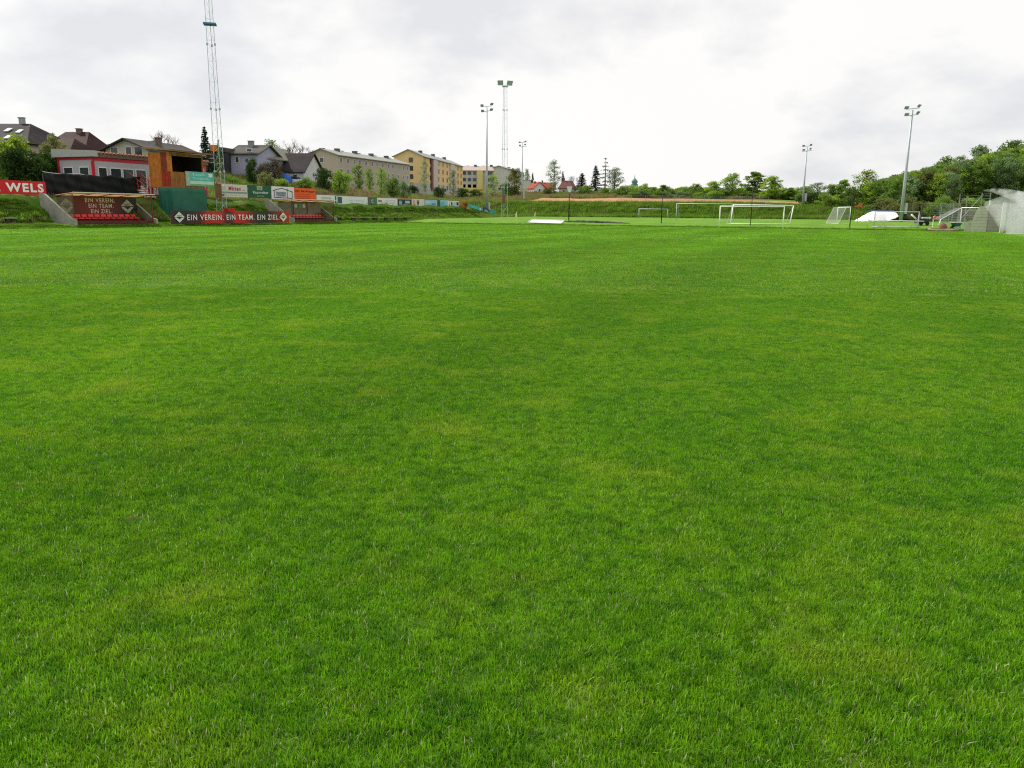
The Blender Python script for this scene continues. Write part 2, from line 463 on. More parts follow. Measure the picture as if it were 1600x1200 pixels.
# ------------------------------------------------------------------ grass blades (near turf) as ONE stuff object
def blade_mesh(name, n, size, hmean, wid, m, seed, lean=.55, hvar=.35, clump=0.12):
    r = np.random.default_rng(seed)
    x = (r.random(n) - .5) * size; y = (r.random(n) - .5) * size
    ph = r.random(4) * 6.28
    cl = .5 + .25 * (np.sin(x / clump + ph[0]) * np.cos(y / clump * 1.2 + ph[1]) + np.sin((x + y) / clump * .6 + ph[2]))
    h = hmean * (1 + hvar * r.normal(size=n)) * (.7 + .6 * cl); h = np.clip(h, hmean * .3, hmean * 2.2)
    yaw = r.random(n) * 2 * np.pi; la = r.random(n) * 2 * np.pi
    ln = np.abs(r.normal(size=n)) * lean
    lx = np.cos(la) * ln * h; ly = np.sin(la) * ln * h
    wx = np.cos(yaw) * wid / 2 * (.7 + .6 * r.random(n)); wy = np.sin(yaw) * wid / 2
    z = np.zeros(n); hz = h / np.sqrt(1 + ln ** 2)
    V_ = np.stack([np.stack([x - wx, y - wy, z - .004], -1), np.stack([x + wx, y + wy, z - .004], -1),
                   np.stack([x - wx * .8 + lx * .4, y - wy * .8 + ly * .4, hz * .6], -1), np.stack([x + wx * .8 + lx * .4, y + wy * .8 + ly * .4, hz * .6], -1),
                   np.stack([x + lx, y + ly, hz], -1)], 1).reshape(-1, 3)
    b0 = np.arange(n)[:, None] * 5
    q1 = b0 + np.array([[0, 1, 3, 2]]); q2 = np.concatenate([b0 + np.array([[2, 3, 4]]), np.full((n, 1), -1)], 1)
    Fq = np.concatenate([q1, q2]); 
    return np_mesh(name, V_, Fq, m)
bm_ = bpy.data.materials.new('grass_blades'); bm_.use_nodes = True
t = bm_.node_tree; t.nodes.clear()
col, mix, noise, g = grass_color(t)
mrb = N(t, 'ShaderNodeMapRange', ins={'To Min': .72, 'To Max': 1.5}); t.links.new(g.outputs['Random Per Island'], mrb.inputs['Value'])
sc = N(t, 'ShaderNodeVectorMath', operation='SCALE'); t.links.new(col, sc.inputs[0]); t.links.new(mrb.outputs[0], sc.inputs['Scale'])
hi = N(t, 'ShaderNodeMapRange', ins={'From Min': .972, 'From Max': .985}); t.links.new(g.outputs['Random Per Island'], hi.inputs['Value'])
straw = mix(hi.outputs[0], sc.outputs[0], (.50, .50, .30))
pr = N(t, 'ShaderNodeBsdfPrincipled', ins={'Roughness': .5, 'Specular IOR Level': .22}); t.links.new(straw, pr.inputs['Base Color'])
tr = N(t, 'ShaderNodeBsdfTranslucent'); t.links.new(straw, tr.inputs[0])
ms = N(t, 'ShaderNodeMixShader', ins={0: .42}); t.links.new(pr.outputs[0], ms.inputs[1]); t.links.new(tr.outputs[0], ms.inputs[2])
o_ = N(t, 'ShaderNodeOutputMaterial'); t.links.new(ms.outputs[0], o_.inputs[0])

def scatter(name, pts, variants, m):
    """one object whose geometry nodes set mesh variants on its points; pts rows: x y z rot scale"""
    pts = np.array(pts)
    me = bpy.data.meshes.new(name); me.vertices.add(len(pts)); me.vertices.foreach_set('co', pts[:, :3].astype(np.float32).ravel())
    for k, arr in (('rot', pts[:, 3]), ('scl', pts[:, 4])):
        a = me.attributes.new(k, 'FLOAT', 'POINT'); a.data.foreach_set('value', arr.astype(np.float32))
    a = me.attributes.new('var', 'INT', 'POINT'); a.data.foreach_set('value', rng.integers(0, len(variants), len(pts)).astype(np.int32))
    me.materials.append(m)
    ob = bpy.data.objects.new(name, me); C.objects.link(ob)
    ng = bpy.data.node_groups.new(name + '_nodes', 'GeometryNodeTree')
    ng.interface.new_socket('Geometry', in_out='INPUT', socket_type='NodeSocketGeometry')
    ng.interface.new_socket('Geometry', in_out='OUTPUT', socket_type='NodeSocketGeometry')
    gi = ng.nodes.new('NodeGroupInput'); go = ng.nodes.new('NodeGroupOutput')
    iop = ng.nodes.new('GeometryNodeInstanceOnPoints'); iop.inputs['Pick Instance'].default_value = True
    join = ng.nodes.new('GeometryNodeJoinGeometry')
    for vme in variants:
        vo = bpy.data.objects.new(vme.name + '_source', vme)
        oi = ng.nodes.new('GeometryNodeObjectInfo'); oi.inputs['Object'].default_value = vo; oi.inputs['As Instance'].default_value = True
        ng.links.new(oi.outputs['Geometry'], join.inputs[0])
    def named(nm, dt):
        n = ng.nodes.new('GeometryNodeInputNamedAttribute'); n.data_type = dt; n.inputs['Name'].default_value = nm; return n.outputs[0]
    cx = ng.nodes.new('ShaderNodeCombineXYZ'); ng.links.new(named('rot', 'FLOAT'), cx.inputs[2])
    ng.links.new(gi.outputs[0], iop.inputs['Points']); ng.links.new(join.outputs[0], iop.inputs['Instance'])
    ng.links.new(named('var', 'INT'), iop.inputs['Instance Index'])
    ng.links.new(cx.outputs[0], iop.inputs['Rotation']); ng.links.new(named('scl', 'FLOAT'), iop.inputs['Scale'])
    ng.links.new(iop.outputs[0], go.inputs[0])
    md = ob.modifiers.new('scatter', 'NODES'); md.node_group = ng
    return ob
def inside(x, y, m=0.0):
    ax, ay = x - P0[0], y - P0[1]
    u = ax * E[0] + ay * E[1]; v = ax * NL[0] + ay * NL[1]
    return (v < 1.0 - m) & (u < UEND + .8 - m)
def zone(y0, y1, st, side, margin, f0=None, f1=None):
    pts = []
    y = y0
    while y < y1:
        half = max(y, 0) * .70 + margin
        x = -half
        while x < half:
            px, py = x + rng.uniform(-.16, .16) * st, y + rng.uniform(-.16, .16) * st
            p = 1.0
            if f0 is not None: p *= float(ss(y0, f0, py))
            if f1 is not None: p *= 1 - float(ss(f1, y1, py))
            if inside(px, py, .4) and rng.random() <= p:
                pts.append((px, py, 0, rng.uniform(0, 6.28), rng.uniform(.9, 1.15)))
            x += st
        y += st
    return pts
nearv = [blade_mesh('turf_patch_%s' % k, 6200, .56, .019, .0034, bm_, 10 + i) for i, k in enumerate('abcdef')]
g1 = scatter('mown_grass', zone(-1.2, 16, .35, 0, 3.4, None, 14.5), nearv, bm_)
midv = [blade_mesh('turf_mid_%s' % k, 9000, 2.3, .021, .009, bm_, 30 + i, clump=.3, lean=1.3) for i, k in enumerate('abcd')]
g2 = scatter('mown_grass', zone(10, 50, 1.7, 0, 4, 12.5, 47), midv, bm_)
farv = [blade_mesh('turf_far_%s' % k, 6000, 5.6, .024, .030, bm_, 50 + i, clump=.8, lean=1.8) for i, k in enumerate('abcd')]
g3 = scatter('mown_grass', zone(40, 112, 4.2, 0, 8, 43, None), farv, bm_)
for k in (g1, g2, g3):
    tag(k, 'short mown green turf of the football pitch', 'grass', kind='stuff')

# rough grass on the banks
tuft_m = leaf_mat('bank_grass', (.07, .165, .016), (.21, .36, .042), .5)
straw_m = leaf_mat('straw_grass', (.16, .13, .07), (.34, .27, .13), .4)
tv = [blade_mesh('bank_tuft_%s' % k, 260, .9, .22, .03, tuft_m, 70 + i, lean=.8) for i, k in enumerate('abc')]
sv = [blade_mesh('straw_tuft_%s' % k, 200, .9, .22, .03, straw_m, 80 + i, lean=.8) for i, k in enumerate('abc')]
def blocked(u, v):
    if v < 3.2 and any(a - .3 < u < b_ + .3 for a, b_ in DUG): return True
    if 8.5 < u < 15.5 and 1.8 < v < 6.5: return True
    return False
pts, ptb = [], []
for i in range(15000):
    u = rng.uniform(-26, 104); v = rng.uniform(.9, 6.2) if rng.random() < .8 else rng.uniform(6, 12)
    if blocked(u, v) or 4.4 < v < 5.25 or v < 1.5: continue
    x, y = UV(u, v); p = (x, y, Hs(x, y) - .02, rng.uniform(0, 6.28), rng.uniform(.35, .8) if v < 2.2 or 3.2 < v < 6 else rng.uniform(.6, 1.4))
    (ptb if (rng.random() < .10 or 5 < v < 8.5 and rng.random() < .6) else pts).append(p)
for i in range(9000):
    u = rng.uniform(-20, 150); v = rng.uniform(12, 50)
    x, y = UV(u, v); p = (x, y, Hs(x, y) - .03, rng.uniform(0, 6.28), rng.uniform(1.0, 2.6))
    br = .75 if math.sin(u * .21) * math.cos(v * .33 + u * .05) + (u - 25) * .02 > 0 else .2
    (ptb if rng.random() < br else pts).append(p)
for i in range(9000):
    s = rng.uniform(-40, 110); wv = rng.uniform(59, 69)
    x, y = FAR(s, wv); p = (x, y, Hs(x, y) - .03, rng.uniform(0, 6.28), rng.uniform(1.0, 2.4))
    (ptb if rng.random() < .08 else pts).append(p)
for i in range(2000):
    s = rng.uniform(-1, 90); wv = abs(rng.normal()) * .9 + .5
    x, y = FAR(s, wv); pts.append((x, y, Hs(x, y) - .02, rng.uniform(0, 6.28), rng.uniform(.3, .6)))
for i in range(5000):
    s = rng.uniform(-45, 60); wv = rng.uniform(94, 150)
    x, y = FAR(s, wv); p = (x, y, Hs(x, y) - .03, rng.uniform(0, 6.28), rng.uniform(1.5, 3))
    (ptb if rng.random() < .75 else pts).append(p)
for i in range(5200):
    u = rng.uniform(-22, 60); v = rng.uniform(.05, 1.6)
    x, y = UV(u, v)
    if any(a - .2 < u < b_ + .2 for a, b_ in DUG) and v > .7: continue
    pts.append((x, y, Hs(x, y) - .02, rng.uniform(0, 6.28), rng.uniform(.22, .42)))
tag(scatter('bank_grass', pts, tv, tuft_m), 'rough green grass covering the banks round the pitch', 'grass', kind='stuff')
tag(scatter('dry_grass', ptb, sv, straw_m), 'straw coloured dry grass on the terrace and hillside', 'grass', kind='stuff')

# ------------------------------------------------------------------ emblem used on the banners
def emblem(parent, x, y, z, w, h, light, dark):
    m = MB(); a = w / 2; b_ = h / 2
    m.add([(-a, 0, .03 * h), (a, 0, .03 * h), (0, 0, b_)], [(0, 1, 2)])
    t_ = .16 * w
    m.add([(-a, 0, -.03 * h), (-a + t_ * 1.6, 0, -.03 * h), (0, 0, -b_ + t_ * 1.5), (a - t_ * 1.6, 0, -.03 * h), (a, 0, -.03 * h), (0, 0, -b_)], [(0, 1, 2, 5), (2, 3, 4, 5)])
    o = m.build('emblem', light, parent); o.location = (x, y, z)
    text('ASKÖ', dark, o, 0, -.006, .14 * h, .15 * h, .48 * w, bold=.03)
    return o

# ------------------------------------------------------------------ team shelters (dugouts)
clear = bpy.data.materials.new('scratched_plexiglass'); clear.use_nodes = True
t = clear.node_tree; t.nodes.clear()
tb = N(t, 'ShaderNodeBsdfTransparent', ins={0: (.75, .74, .68, 1)}); db = N(t, 'ShaderNodeBsdfDiffuse', ins={0: (.30, .28, .20, 1)})
mm = N(t, 'ShaderNodeMixShader', ins={0: .32}); t.links.new(tb.outputs[0], mm.inputs[1]); t.links.new(db.outputs[0], mm.inputs[2])
oo = N(t, 'ShaderNodeOutputMaterial'); t.links.new(mm.outputs[0], oo.inputs[0])
roofm = bpy.data.materials.new('corrugated_roof_sheet'); roofm.use_nodes = True
t = roofm.node_tree; t.nodes.clear()
tc_ = N(t, 'ShaderNodeTexCoord'); wv_ = N(t, 'ShaderNodeTexWave', ins={'Scale': 2.2, 'Distortion': .6}); t.links.new(tc_.outputs['Object'], wv_.inputs[0])
cr = N(t, 'ShaderNodeMix', data_type='RGBA', ins={'A': (.42, .22, .09, 1), 'B': (.55, .38, .2, 1)}); t.links.new(wv_.outputs['Fac'], cr.inputs['Factor'])
d_ = N(t, 'ShaderNodeBsdfDiffuse'); tr_ = N(t, 'ShaderNodeBsdfTranslucent'); t.links.new(cr.outputs['Result'], d_.inputs[0]); t.links.new(cr.outputs['Result'], tr_.inputs[0])
mm = N(t, 'ShaderNodeMixShader', ins={0: .5}); t.links.new(d_.outputs[0], mm.inputs[1]); t.links.new(tr_.outputs[0], mm.inputs[2])
oo = N(t, 'ShaderNodeOutputMaterial'); t.links.new(mm.outputs[0], oo.inputs[0])
brownp = M('brown_red_paint', (.16, .035, .025), .5, .2)
greywood = M('weathered_board', (.20, .185, .15), .85, .25, 2.0, dirt=.4)
pale = M('pale_print', (.62, .61, .57), .6, .05)
greyprint = M('grey_print', (.42, .41, .38), .6, .1)
DARKRED, REDB, BLK, PURP = (.085, .006, .006), (.50, .012, .010), (.018, .012, .016), (.05, .012, .03)
def dugout(u0, u1, label, banner, nseat, hgt=2.5):
    L = u1 - u0; v = .9; x0, y0 = UV((u0 + u1) / 2, v); z0 = .30
    D = 1.85
    t = empty('team_shelter', (x0, y0, z0), ROT_E, label, 'dugout')
    h = L / 2
    MB().box((0, D / 2, .03), (L, D, .06)).build('floor_slab', concrete, t)
    bw = MB().box((0, D, hgt / 2 - .09), (L, .06, hgt - .26)).build('back_wall', greywood, t)
    # roof sheet, a little corrugated
    m = MB(); n = 60
    for k in range(n):
        xa = -h - .15 + (L + .3) * k / n; xb = -h - .15 + (L + .3) * (k + 1) / n; za = .012 * (k % 2); zb = .012 * ((k + 1) % 2)
        m.add([(xa, -.25, hgt + za), (xb, -.25, hgt + zb), (xb, D + .1, hgt - .22 + zb), (xa, D + .1, hgt - .22 + za)], [(0, 1, 2, 3)])
    m.build('roof', roofm, t)
    MB().box((0, -.27, hgt + .0), (L + .34, .03, .07)).build('roof_edge', M('roof_edge_paint', (.62, .56, .52), .5, .1), t)
    fr = MB()
    for k in range(5):
        fr.box((-h + .06 + (L - .12) * k / 4, D / 2 - .1, hgt - .15), (.04, D + .1, .05), Matrix.Rotation(-.10, 3, 'X'))
    fr.box((0, 0, hgt - .07), (L, .05, .05))
    fr.box((0, D - .06, hgt - .27), (L, .05, .05))
    fr.build('roof_frame', brownp, t)
    for xx in (-h + .03, h - .03):
        MB().box((xx, 0, hgt / 2 - .04), (.07, .07, hgt - .2)).build('post', brownp, t)
    if not banner:
        for xx in (-h * .35, h * .3):
            MB().box((xx, D - .08, hgt / 2 - .1), (.06, .06, hgt - .4)).build('post', brownp, t)
    for xx in (-h, h):
        m = MB(); m.add([(xx, .05, .25), (xx, D - .05, .25), (xx, D - .05, hgt - .42), (xx, .05, hgt - .15)], [(0, 1, 2, 3)])
        m.build('side_window', clear, t)
    MB().box((0, D * .62 - .12, .30), (L - .6, .05, .52)).box((0, D * .62 + .05, .30), (L - .6, .04, .40)).build('seat_plinth', M('plinth_brown', (.07, .025, .02), .8, .3), t)
    # bucket seats
    sp = (L - 1.15) / nseat
    sm = MB()
    wd = sp * .40
    sm.add([(-wd, -.22, .02), (wd, -.22, .02), (wd, .16, -.01), (-wd, .16, -.01), (-wd, -.24, -.05), (wd, -.24, -.05), (wd, .16, -.05), (-wd, .16, -.05)],
           [(0, 1, 2, 3), (7, 6, 5, 4), (0, 4, 5, 1), (1, 5, 6, 2), (3, 7, 4, 0)])
    sm.add([(-wd, .16, -.05), (wd, .16, -.05), (wd * .95, .25, .30), (-wd * .95, .25, .30), (-wd, .21, -.05), (wd, .21, -.05), (wd * .95, .29, .30), (-wd * .95, .29, .30)],
           [(0, 1, 2, 3), (7, 6, 5, 4), (3, 2, 6, 7), (0, 3, 7, 4), (1, 5, 6, 2)])
    for sx in (-1, 1):
        sm.add([(sx * wd, -.2, 0), (sx * wd, .2, 0), (sx * wd, .22, .12), (sx * wd, -.05, .06)], [(0, 1, 2, 3)])
    s0 = sm.build('seat', blade_red, t)
    for k in range(nseat):
        o = s0 if k == 0 else s0.copy()
        if k: C.objects.link(o); o.parent = t
        o.location = (-h + .42 + sp * (k + .5), D * .55, .46)
    MB().box((0, .02, .12), (L - .1, .05, .24)).build('kick_board', M('maroon_board', (.12, .02, .018), .7, .3, dirt=.4), t)
    if banner:
        W = L - .1; hb = 1.70
        bmx = banner_mat('shelter_banner_print', [(0, (.05, .03, .025)), (.12, DARKRED), (.3, (.16, .008, .008)), (.55, (.20, .008, .008)), (.72, DARKRED), (.84, BLK), (1, (.02, .02, .03))], W)
        bo = MB().box((0, D - .05, 1.40), (W, .02, hb)).build('banner', bmx, t)
        zc = 1.50
        for s_, dz, ww in (('EIN VEREIN.', .43, 3.0), ('EIN TEAM.', -.03, 2.5), ('EIN ZIEL.', -.49, 2.15)):
            text(s_, pale, bo, .12 + (0 if dz > .3 else .05), D - .075, zc + dz, .34, ww, bold=.014)
        for xx in (-h + .85, h - 1.1):
            emblem(bo, xx, D - .07, zc - .06, 1.4, 1.25, greyprint, M('emblem_dark', (.03, .03, .03)))
    else:
        for k, xx in enumerate((-1.6, -.9, -.1, .6)):
            MB().box((xx, D - .06, 1.75), (.5, .02, .4)).build('sticker', [M('sticker_blue', (.08, .16, .3)), M('sticker_white', (.5, .5, .5)), M('sticker_teal', (.1, .3, .32)), M('sticker_white', (.5, .5, .5))][k], t)
    # sloping concrete wings that hold the bank back
    for k, xx in enumerate((-h - .12, h + .10)):
        m = MB(); m.prism([(-.35, -.3), (-.35, .35), (.1, .45), (2.9, 2.38), (3.5, 2.42), (3.5, .9), (2.4, .0), (0.6, -.3)], xx - .09, xx + .09, 'x')
        wg = m.build('wing_wall', concrete, t)
    return t
ua0, ua1 = u_of(117, .9, 350), u_of(240, .9, 350)
ub0, ub1 = u_of(457, .9, 350), u_of(522, .9, 350)
DUGA = dugout(ua0, ua1, 'covered team dugout with a dark red slogan banner inside and eleven red seats', True, 11, 2.5)
DUGB = dugout(ub0, ub1, 'covered team dugout with bare grey back wall and a row of red seats', False, 11, 2.45)

# ------------------------------------------------------------------ long banner on the touchline
def banner():
    v = .35; a, b_ = u_of(268, v, 350), u_of(452, v, 350)
    W = b_ - a; x, y = UV((a + b_) / 2, v)
    t = empty('slogan_banner', (x, y, .12), ROT_E, 'long red and black banner reading EIN VEREIN. EIN TEAM. EIN ZIEL. beside the pitch', 'banner')
    mt = banner_mat('long_banner_print', [(0, PURP), (.10, BLK), (.22, DARKRED), (.27, REDB), (.38, REDB), (.42, DARKRED), (.46, (.10, .01, .03)), (.50, REDB), (.57, REDB), (.66, DARKRED), (.70, BLK), (.76, BLK), (.84, DARKRED), (1, REDB)], W)
    m = MB(); n = 40
    for k in range(n):
        xa = -W / 2 + W * k / n; xb = xa + W / n
        ya = .03 * math.sin(k * .9) + .012 * math.sin(k * 2.3); yb = .03 * math.sin((k + 1) * .9) + .012 * math.sin((k + 1) * 2.3)
        m.add([(xa, ya, .1), (xb, yb, .1), (xb, yb, 1.30), (xa, ya, 1.30), (xa, ya + .01, .1), (xb, yb + .01, .1), (xb, yb + .01, 1.30), (xa, ya + .01, 1.30)], [(0, 1, 2, 3), (5, 4, 7, 6), (3, 2, 6, 7), (0, 4, 5, 1)])
    sh = m.build('sheet', mt, t)
    for k in range(8):
        MB().box((-W / 2 + .1 + (W - .2) * k / 7, .08, .6), (.06, .05, 1.4)).build('post', dsteel, t)
    wt = M('banner_white', (.85, .84, .82), .5, .03)
    text('EIN VEREIN. EIN TEAM. EIN ZIEL.', wt, sh, .1, -.06, .68, .52, W * .785, bold=.006)
    emblem(sh, -W / 2 + .95, -.06, .70, 1.25, 1.0, M('emblem_light', (.7, .69, .66)), M('emblem_dark', (.03, .03, .03)))
    emblem(sh, W / 2 - 1.05, -.06, .70, 1.25, 1.0, M('emblem_light', (.7, .69, .66)), M('emblem_dark', (.03, .03, .03)))
banner()

# ------------------------------------------------------------------ advertising boards along the terrace
framem = M('board_frame', (.30, .26, .25), .6, .2)
rust = M('rusty_post', (.30, .09, .035), .8, .3)
def quad(parent, x0, x1, z0, z1, m, y=-.03, name='print'):
    o = MB().box(((x0 + x1) / 2, y, (z0 + z1) / 2), (abs(x1 - x0), .012, abs(z1 - z0))).build(name, m, parent); return o
def board(px1, px2, v, y1t, y1b, y2t, y2b, m, label, deco=None, posts=3, group='advertising boards along the terrace', post_m=None, tilt=0.0):
    a, b_ = u_of(px1, v, y1b), u_of(px2, v, y2b)
    (xa, ya), (xb, yb) = UV(a, v), UV(b_, v)
    t1, b1, t2, b2 = zat(px1, y1t, ya), zat(px1, y1b, ya), zat(px2, y2t, yb), zat(px2, y2b, yb)
    W = b_ - a; h = ((t1 - b1) + (t2 - b2)) / 2; zc = ((t1 + b1) + (t2 + b2)) / 4
    xm, ym = UV((a + b_) / 2, v)
    t = empty('advertising_board', (xm, ym, zc - h / 2), ROT_E, label, 'advertising board', group)
    if tilt:
        t.rotation_euler = (0, math.atan2((t1 + b1) / 2 - (t2 + b2) / 2, W), ROT_E)
    pn = MB().box((0, 0, h / 2), (W - .05, .04, h)).build('panel', m, t)
    gz = Hs(xm, ym) - (zc - h / 2)
    for k in range(posts):
        x = -W / 2 + .2 + (W - .4) * k / max(1, posts - 1)
        MB().box((x, .06, (gz - .3 + h) / 2), (.07, .07, h - gz + .3 - .06)).build('post', post_m or rust, t)
    if deco: deco(pn, W, h)
    return t
def d_wels(p, W, h):
    text('E WELS', M('board_white_letters', (.85, .84, .82), .5, .03), p, W / 2 - 2.4, -.04, h * .50, h * .66, 4.3, bold=.035)
red_board = M('board_red', (.62, .012, .018), .4, .05)
board(-45, 73, 5.0, 279.5, 302, 283.5, 304.5, red_board, 'red advertising board with white letters E WELS on the grass bank', d_wels, posts=5, post_m=redp)
creamb = M('board_cream', (.62, .60, .52), .6, .08)
def d_m(p, W, h):
    quad(p, -W / 2 + .1, W / 2 - .1, h * .30, h * .42, M('board_greygreen', (.22, .28, .24)))
    text('Mitten', M('board_crimson', (.42, .03, .10)), p, .1, -.04, h * .68, h * .34, W * .44, bold=.03, shear=.2)
    quad(p, W * .30, W * .40, h * .56, h * .60, M('board_crimson', (.42, .03, .10)))
    quad(p, -W * .42, -W * .30, h * .55, h * .8, M('board_faint', (.48, .50, .44)))
    for k in range(6):
        quad(p, -W * .42 + k * W * .14, -W * .42 + k * W * .14 + W * .1, h * .12, h * .2, M('board_faint', (.48, .50, .44)))
    quad(p, -W * .44, -W * .36, h * .06, h * .24, M('board_small_dark', (.15, .17, .13)))
board(344, 387, 5.0, 287.5, 307.5, 288.8, 308.8, creamb, 'cream advertising board with crimson slanted lettering on the terrace by the lattice mast', d_m, posts=2)
gb = M('board_green', (.012, .095, .045), .5, .1)
def d_g(p, W, h):
    text('Kapsreiter', M('board_pale_letters', (.6, .66, .6)), p, .15, -.04, h * .42, h * .26, W * .66, bold=.03)
    quad(p, -W * .12, W * .12, h * .62, h * .96, M('board_lightgreen', (.22, .42, .26)))
    quad(p, -W * .06, W * .06, h * .70, h * .86, M('board_rose', (.42, .20, .18)), y=-.045)
    text('BIER', M('board_mid_letters', (.2, .38, .3)), p, .1, -.04, h * .14, h * .12, W * .3, bold=.01)
board(387.5, 424, 5.0, 288.8, 309, 290.5, 310, gb, 'dark green brewery advertising board with pale lettering on the terrace', d_g, posts=2)
wb = M('board_white', (.70, .71, .72), .5, .05)
navy = M('board_navy', (.02, .03, .07), .5, .1)
def d_h(p, W, h):
    m = MB()
    a = .05
    for (x0, z0), (x1, z1) in (((-.44, .66), (-.06, .88)), ((-.06, .88), (.44, .60)), ((-.38, .66), (-.38, .14)), ((-.38, .14), (.40, .10)), ((.40, .10), (.40, .62)), ((.18, .14), (.18, .86))):
        m.tube([(x0 * W, -.035, z0 * h), (x1 * W, -.035, z1 * h)], a * .8, 4)
    m.build('house_drawing', navy, p)
    quad(p, -W * .32, W * .13, h * .22, h * .60, M('board_greyblue', (.36, .42, .45)))
    text('HAUSBAU', M('board_dark_letters', (.08, .12, .13)), p, -W * .095, -.05, h * .49, h * .14, W * .4, bold=.02)
    text('GMBH', M('board_dark_letters', (.08, .12, .13)), p, -W * .095, -.05, h * .31, h * .14, W * .3, bold=.02)
board(424.5, 460, 5.0, 290.8, 311, 292.5, 311.8, wb, 'white advertising board with a dark outline drawing of a house', d_h, posts=2)
ob = M('board_orange', (.80, .10, .012), .5, .08)
def d_o(p, W, h):
    text('(B) Bachlager', M('board_black_letters', (.03, .015, .01)), p, 0, -.04, h * .74, h * .20, W * .92, bold=.03)
    for z in (.5, .32, .16):
        quad(p, -W * .42, W * .2, h * z, h * z + .05, M('board_deep_orange', (.45, .05, .01)))
board(460.5, 493.5, 5.0, 293.5, 313, 295, 313.5, ob, 'orange advertising board with black lettering along its upper edge', d_o, posts=2)
magenta = M('board_top_rail', (.28, .10, .15), .6, .1)
def rail(p, W, h):
    quad(p, -W / 2, W / 2, h, h + .07, magenta, y=0, name='top_rail')
def d1(p, W, h):
    rail(p, W, h); quad(p, -W * .28, W * .22, h * .62, h * .74, M('print_grey', (.33, .34, .32))); quad(p, -W * .28, W * .22, h * .12, h * .5, M('print_palegrey', (.52, .54, .5)))
    quad(p, W * .40, W * .46, h * .05, h * .95, M('print_darkteal', (.05, .11, .13)))
board(495, 526.5, 5.0, 304, 318, 306, 318.3, wb, 'pale grey and white advertising board behind the roof of the bare grey dugout', d1)
def d2(p, W, h):
    rail(p, W, h); quad(p, -W * .5 + .05, -W * .36, h * .1, h * .9, M('print_darkteal', (.05, .11, .13)))
    text('Wir bauen', M('print_bluegrey', (.45, .50, .58)), p, W * .12, -.04, h * .5, h * .16, W * .5)
board(527.5, 574.5, 5.0, 306, 319, 308, 320, wb, 'wide white advertising board with a dark square at one end', d2)
def d3(p, W, h):
    rail(p, W, h); quad(p, 0, W * .45, h * .1, h * .9, M('print_leaf', (.04, .22, .07))); text('C', M('print_silver', (.5, .52, .52)), p, -W * .05, -.05, h * .5, h * .5, None, bold=.05)
board(575, 589, 5.0, 308, 320.5, 309, 321, M('board_slate', (.10, .11, .10), .5, .1), 'small dark grey and green advertising board', d3, posts=2)
def d4(p, W, h):
    rail(p, W, h); quad(p, -W * .46, -W * .28, h * .45, h * .72, M('print_rose', (.42, .15, .17))); quad(p, -W * .5 + .04, -W * .22, 0.02, h * .2, M('board_slate', (.10, .11, .10)))
    for z in (.7, .5, .3): quad(p, -W * .1, W * .4, h * z, h * z + .05, M('print_bluegrey', (.45, .50, .58)))
board(589.5, 621, 5.0, 309, 321, 310, 321.8, wb, 'white advertising board with a small rose coloured mark', d4)
def d5(p, W, h):
    quad(p, -W / 2, W / 2, h, h + .16, M('print_amber', (.55, .27, .05)), y=0, name='top_rail')
    text('OBI', M('print_silver', (.5, .52, .52)), p, -W * .25, -.04, h * .5, h * .5, W * .3, bold=.06) if False else quad(p, -W * .42, -W * .2, h * .2, h * .8, M('print_iceblue', (.25, .38, .42)))
    quad(p, W * .02, W * .36, h * .42, h * .82, M('print_paleblue', (.42, .5, .6)))
    quad(p, -W * .1, W * .2, h * .12, h * .28, M('print_silver', (.5, .52, .52)))
board(621.5, 643, 5.0, 311.5, 322, 312, 322.3, M('board_blueblack', (.02, .035, .05)), 'blue black advertising board under an amber top rail', d5, posts=2)
def d6(p, W, h):
    rail(p, W, h); quad(p, -W * .42, -W * .25, h * .1, h * .85, M('print_peach', (.62, .36, .2)))
    text('W', M('board_black_letters', (.03, .015, .01)), p, -W * .02, -.04, h * .5, h * .75, W * .2, bold=.05)
board(643.5, 663, 5.0, 310.5, 322.5, 311.5, 323, creamb, 'cream and peach advertising board with a black letter', d6, posts=2)
lb = M('board_lightblue', (.30, .50, .68), .5, .15)
def d7(p, W, h):
    rail(p, W, h); quad(p, W * .05, W * .4, h * .35, h * .5, M('print_blue', (.05, .2, .45))); quad(p, -W * .4, -W * .1, h * .6, h * .75, wb)
board(663.5, 683, 5.0, 312, 323, 313, 323.3, lb, 'light blue advertising board with a darker blue stroke', d7, posts=2)
board(683.5, 687.5, 5.0, 312.5, 323, 313, 323, M('board_darkgreen', (.02, .09, .05)), 'very narrow dark green board between two light blue boards', None, posts=2)
def d8(p, W, h):
    quad(p, -W * .48, -W * .05, h * .05, h * .8, M('print_aqua', (.12, .42, .5))); quad(p, W * .3, W * .46, h * .05, h * .95, wb)
board(688, 702, 5.0, 312.5, 323.5, 313.5, 323.8, lb, 'short light blue board with an aqua half, second from the end', d8, posts=2)
def d9(p, W, h):
    quad(p, -W * .36, -W * .22, h * .3, h * .85, navy); quad(p, -W * .1, W * .14, h * .3, h * .85, M('print_bluegrey', (.45, .50, .58))); quad(p, W * .2, W * .42, h * .3, h * .85, navy); quad(p, -W * .5, W * .5, h * .0, h * .14, navy)
board(702.5, 717.5, 5.0, 313.8, 323.6, 314.5, 324, wb, 'small white board with dark blue letters at the far end of the row', d9, posts=2)
teal = M('board_teal', (.012, .34, .38), .45, .08)
def d10(p, W, h):
    for z in (.68, .42): quad(p, -W * .38, W * .12, h * z, h * z + .08, M('print_teallight', (.25, .55, .58)))
    quad(p, W * .26, W * .36, h * .35, h * .75, wb)
board(732, 754, 4.7, 318, 326.5, 324.5, 332, teal, 'bright teal advertising board slanting down the end of the bank', d10, posts=2, tilt=1)
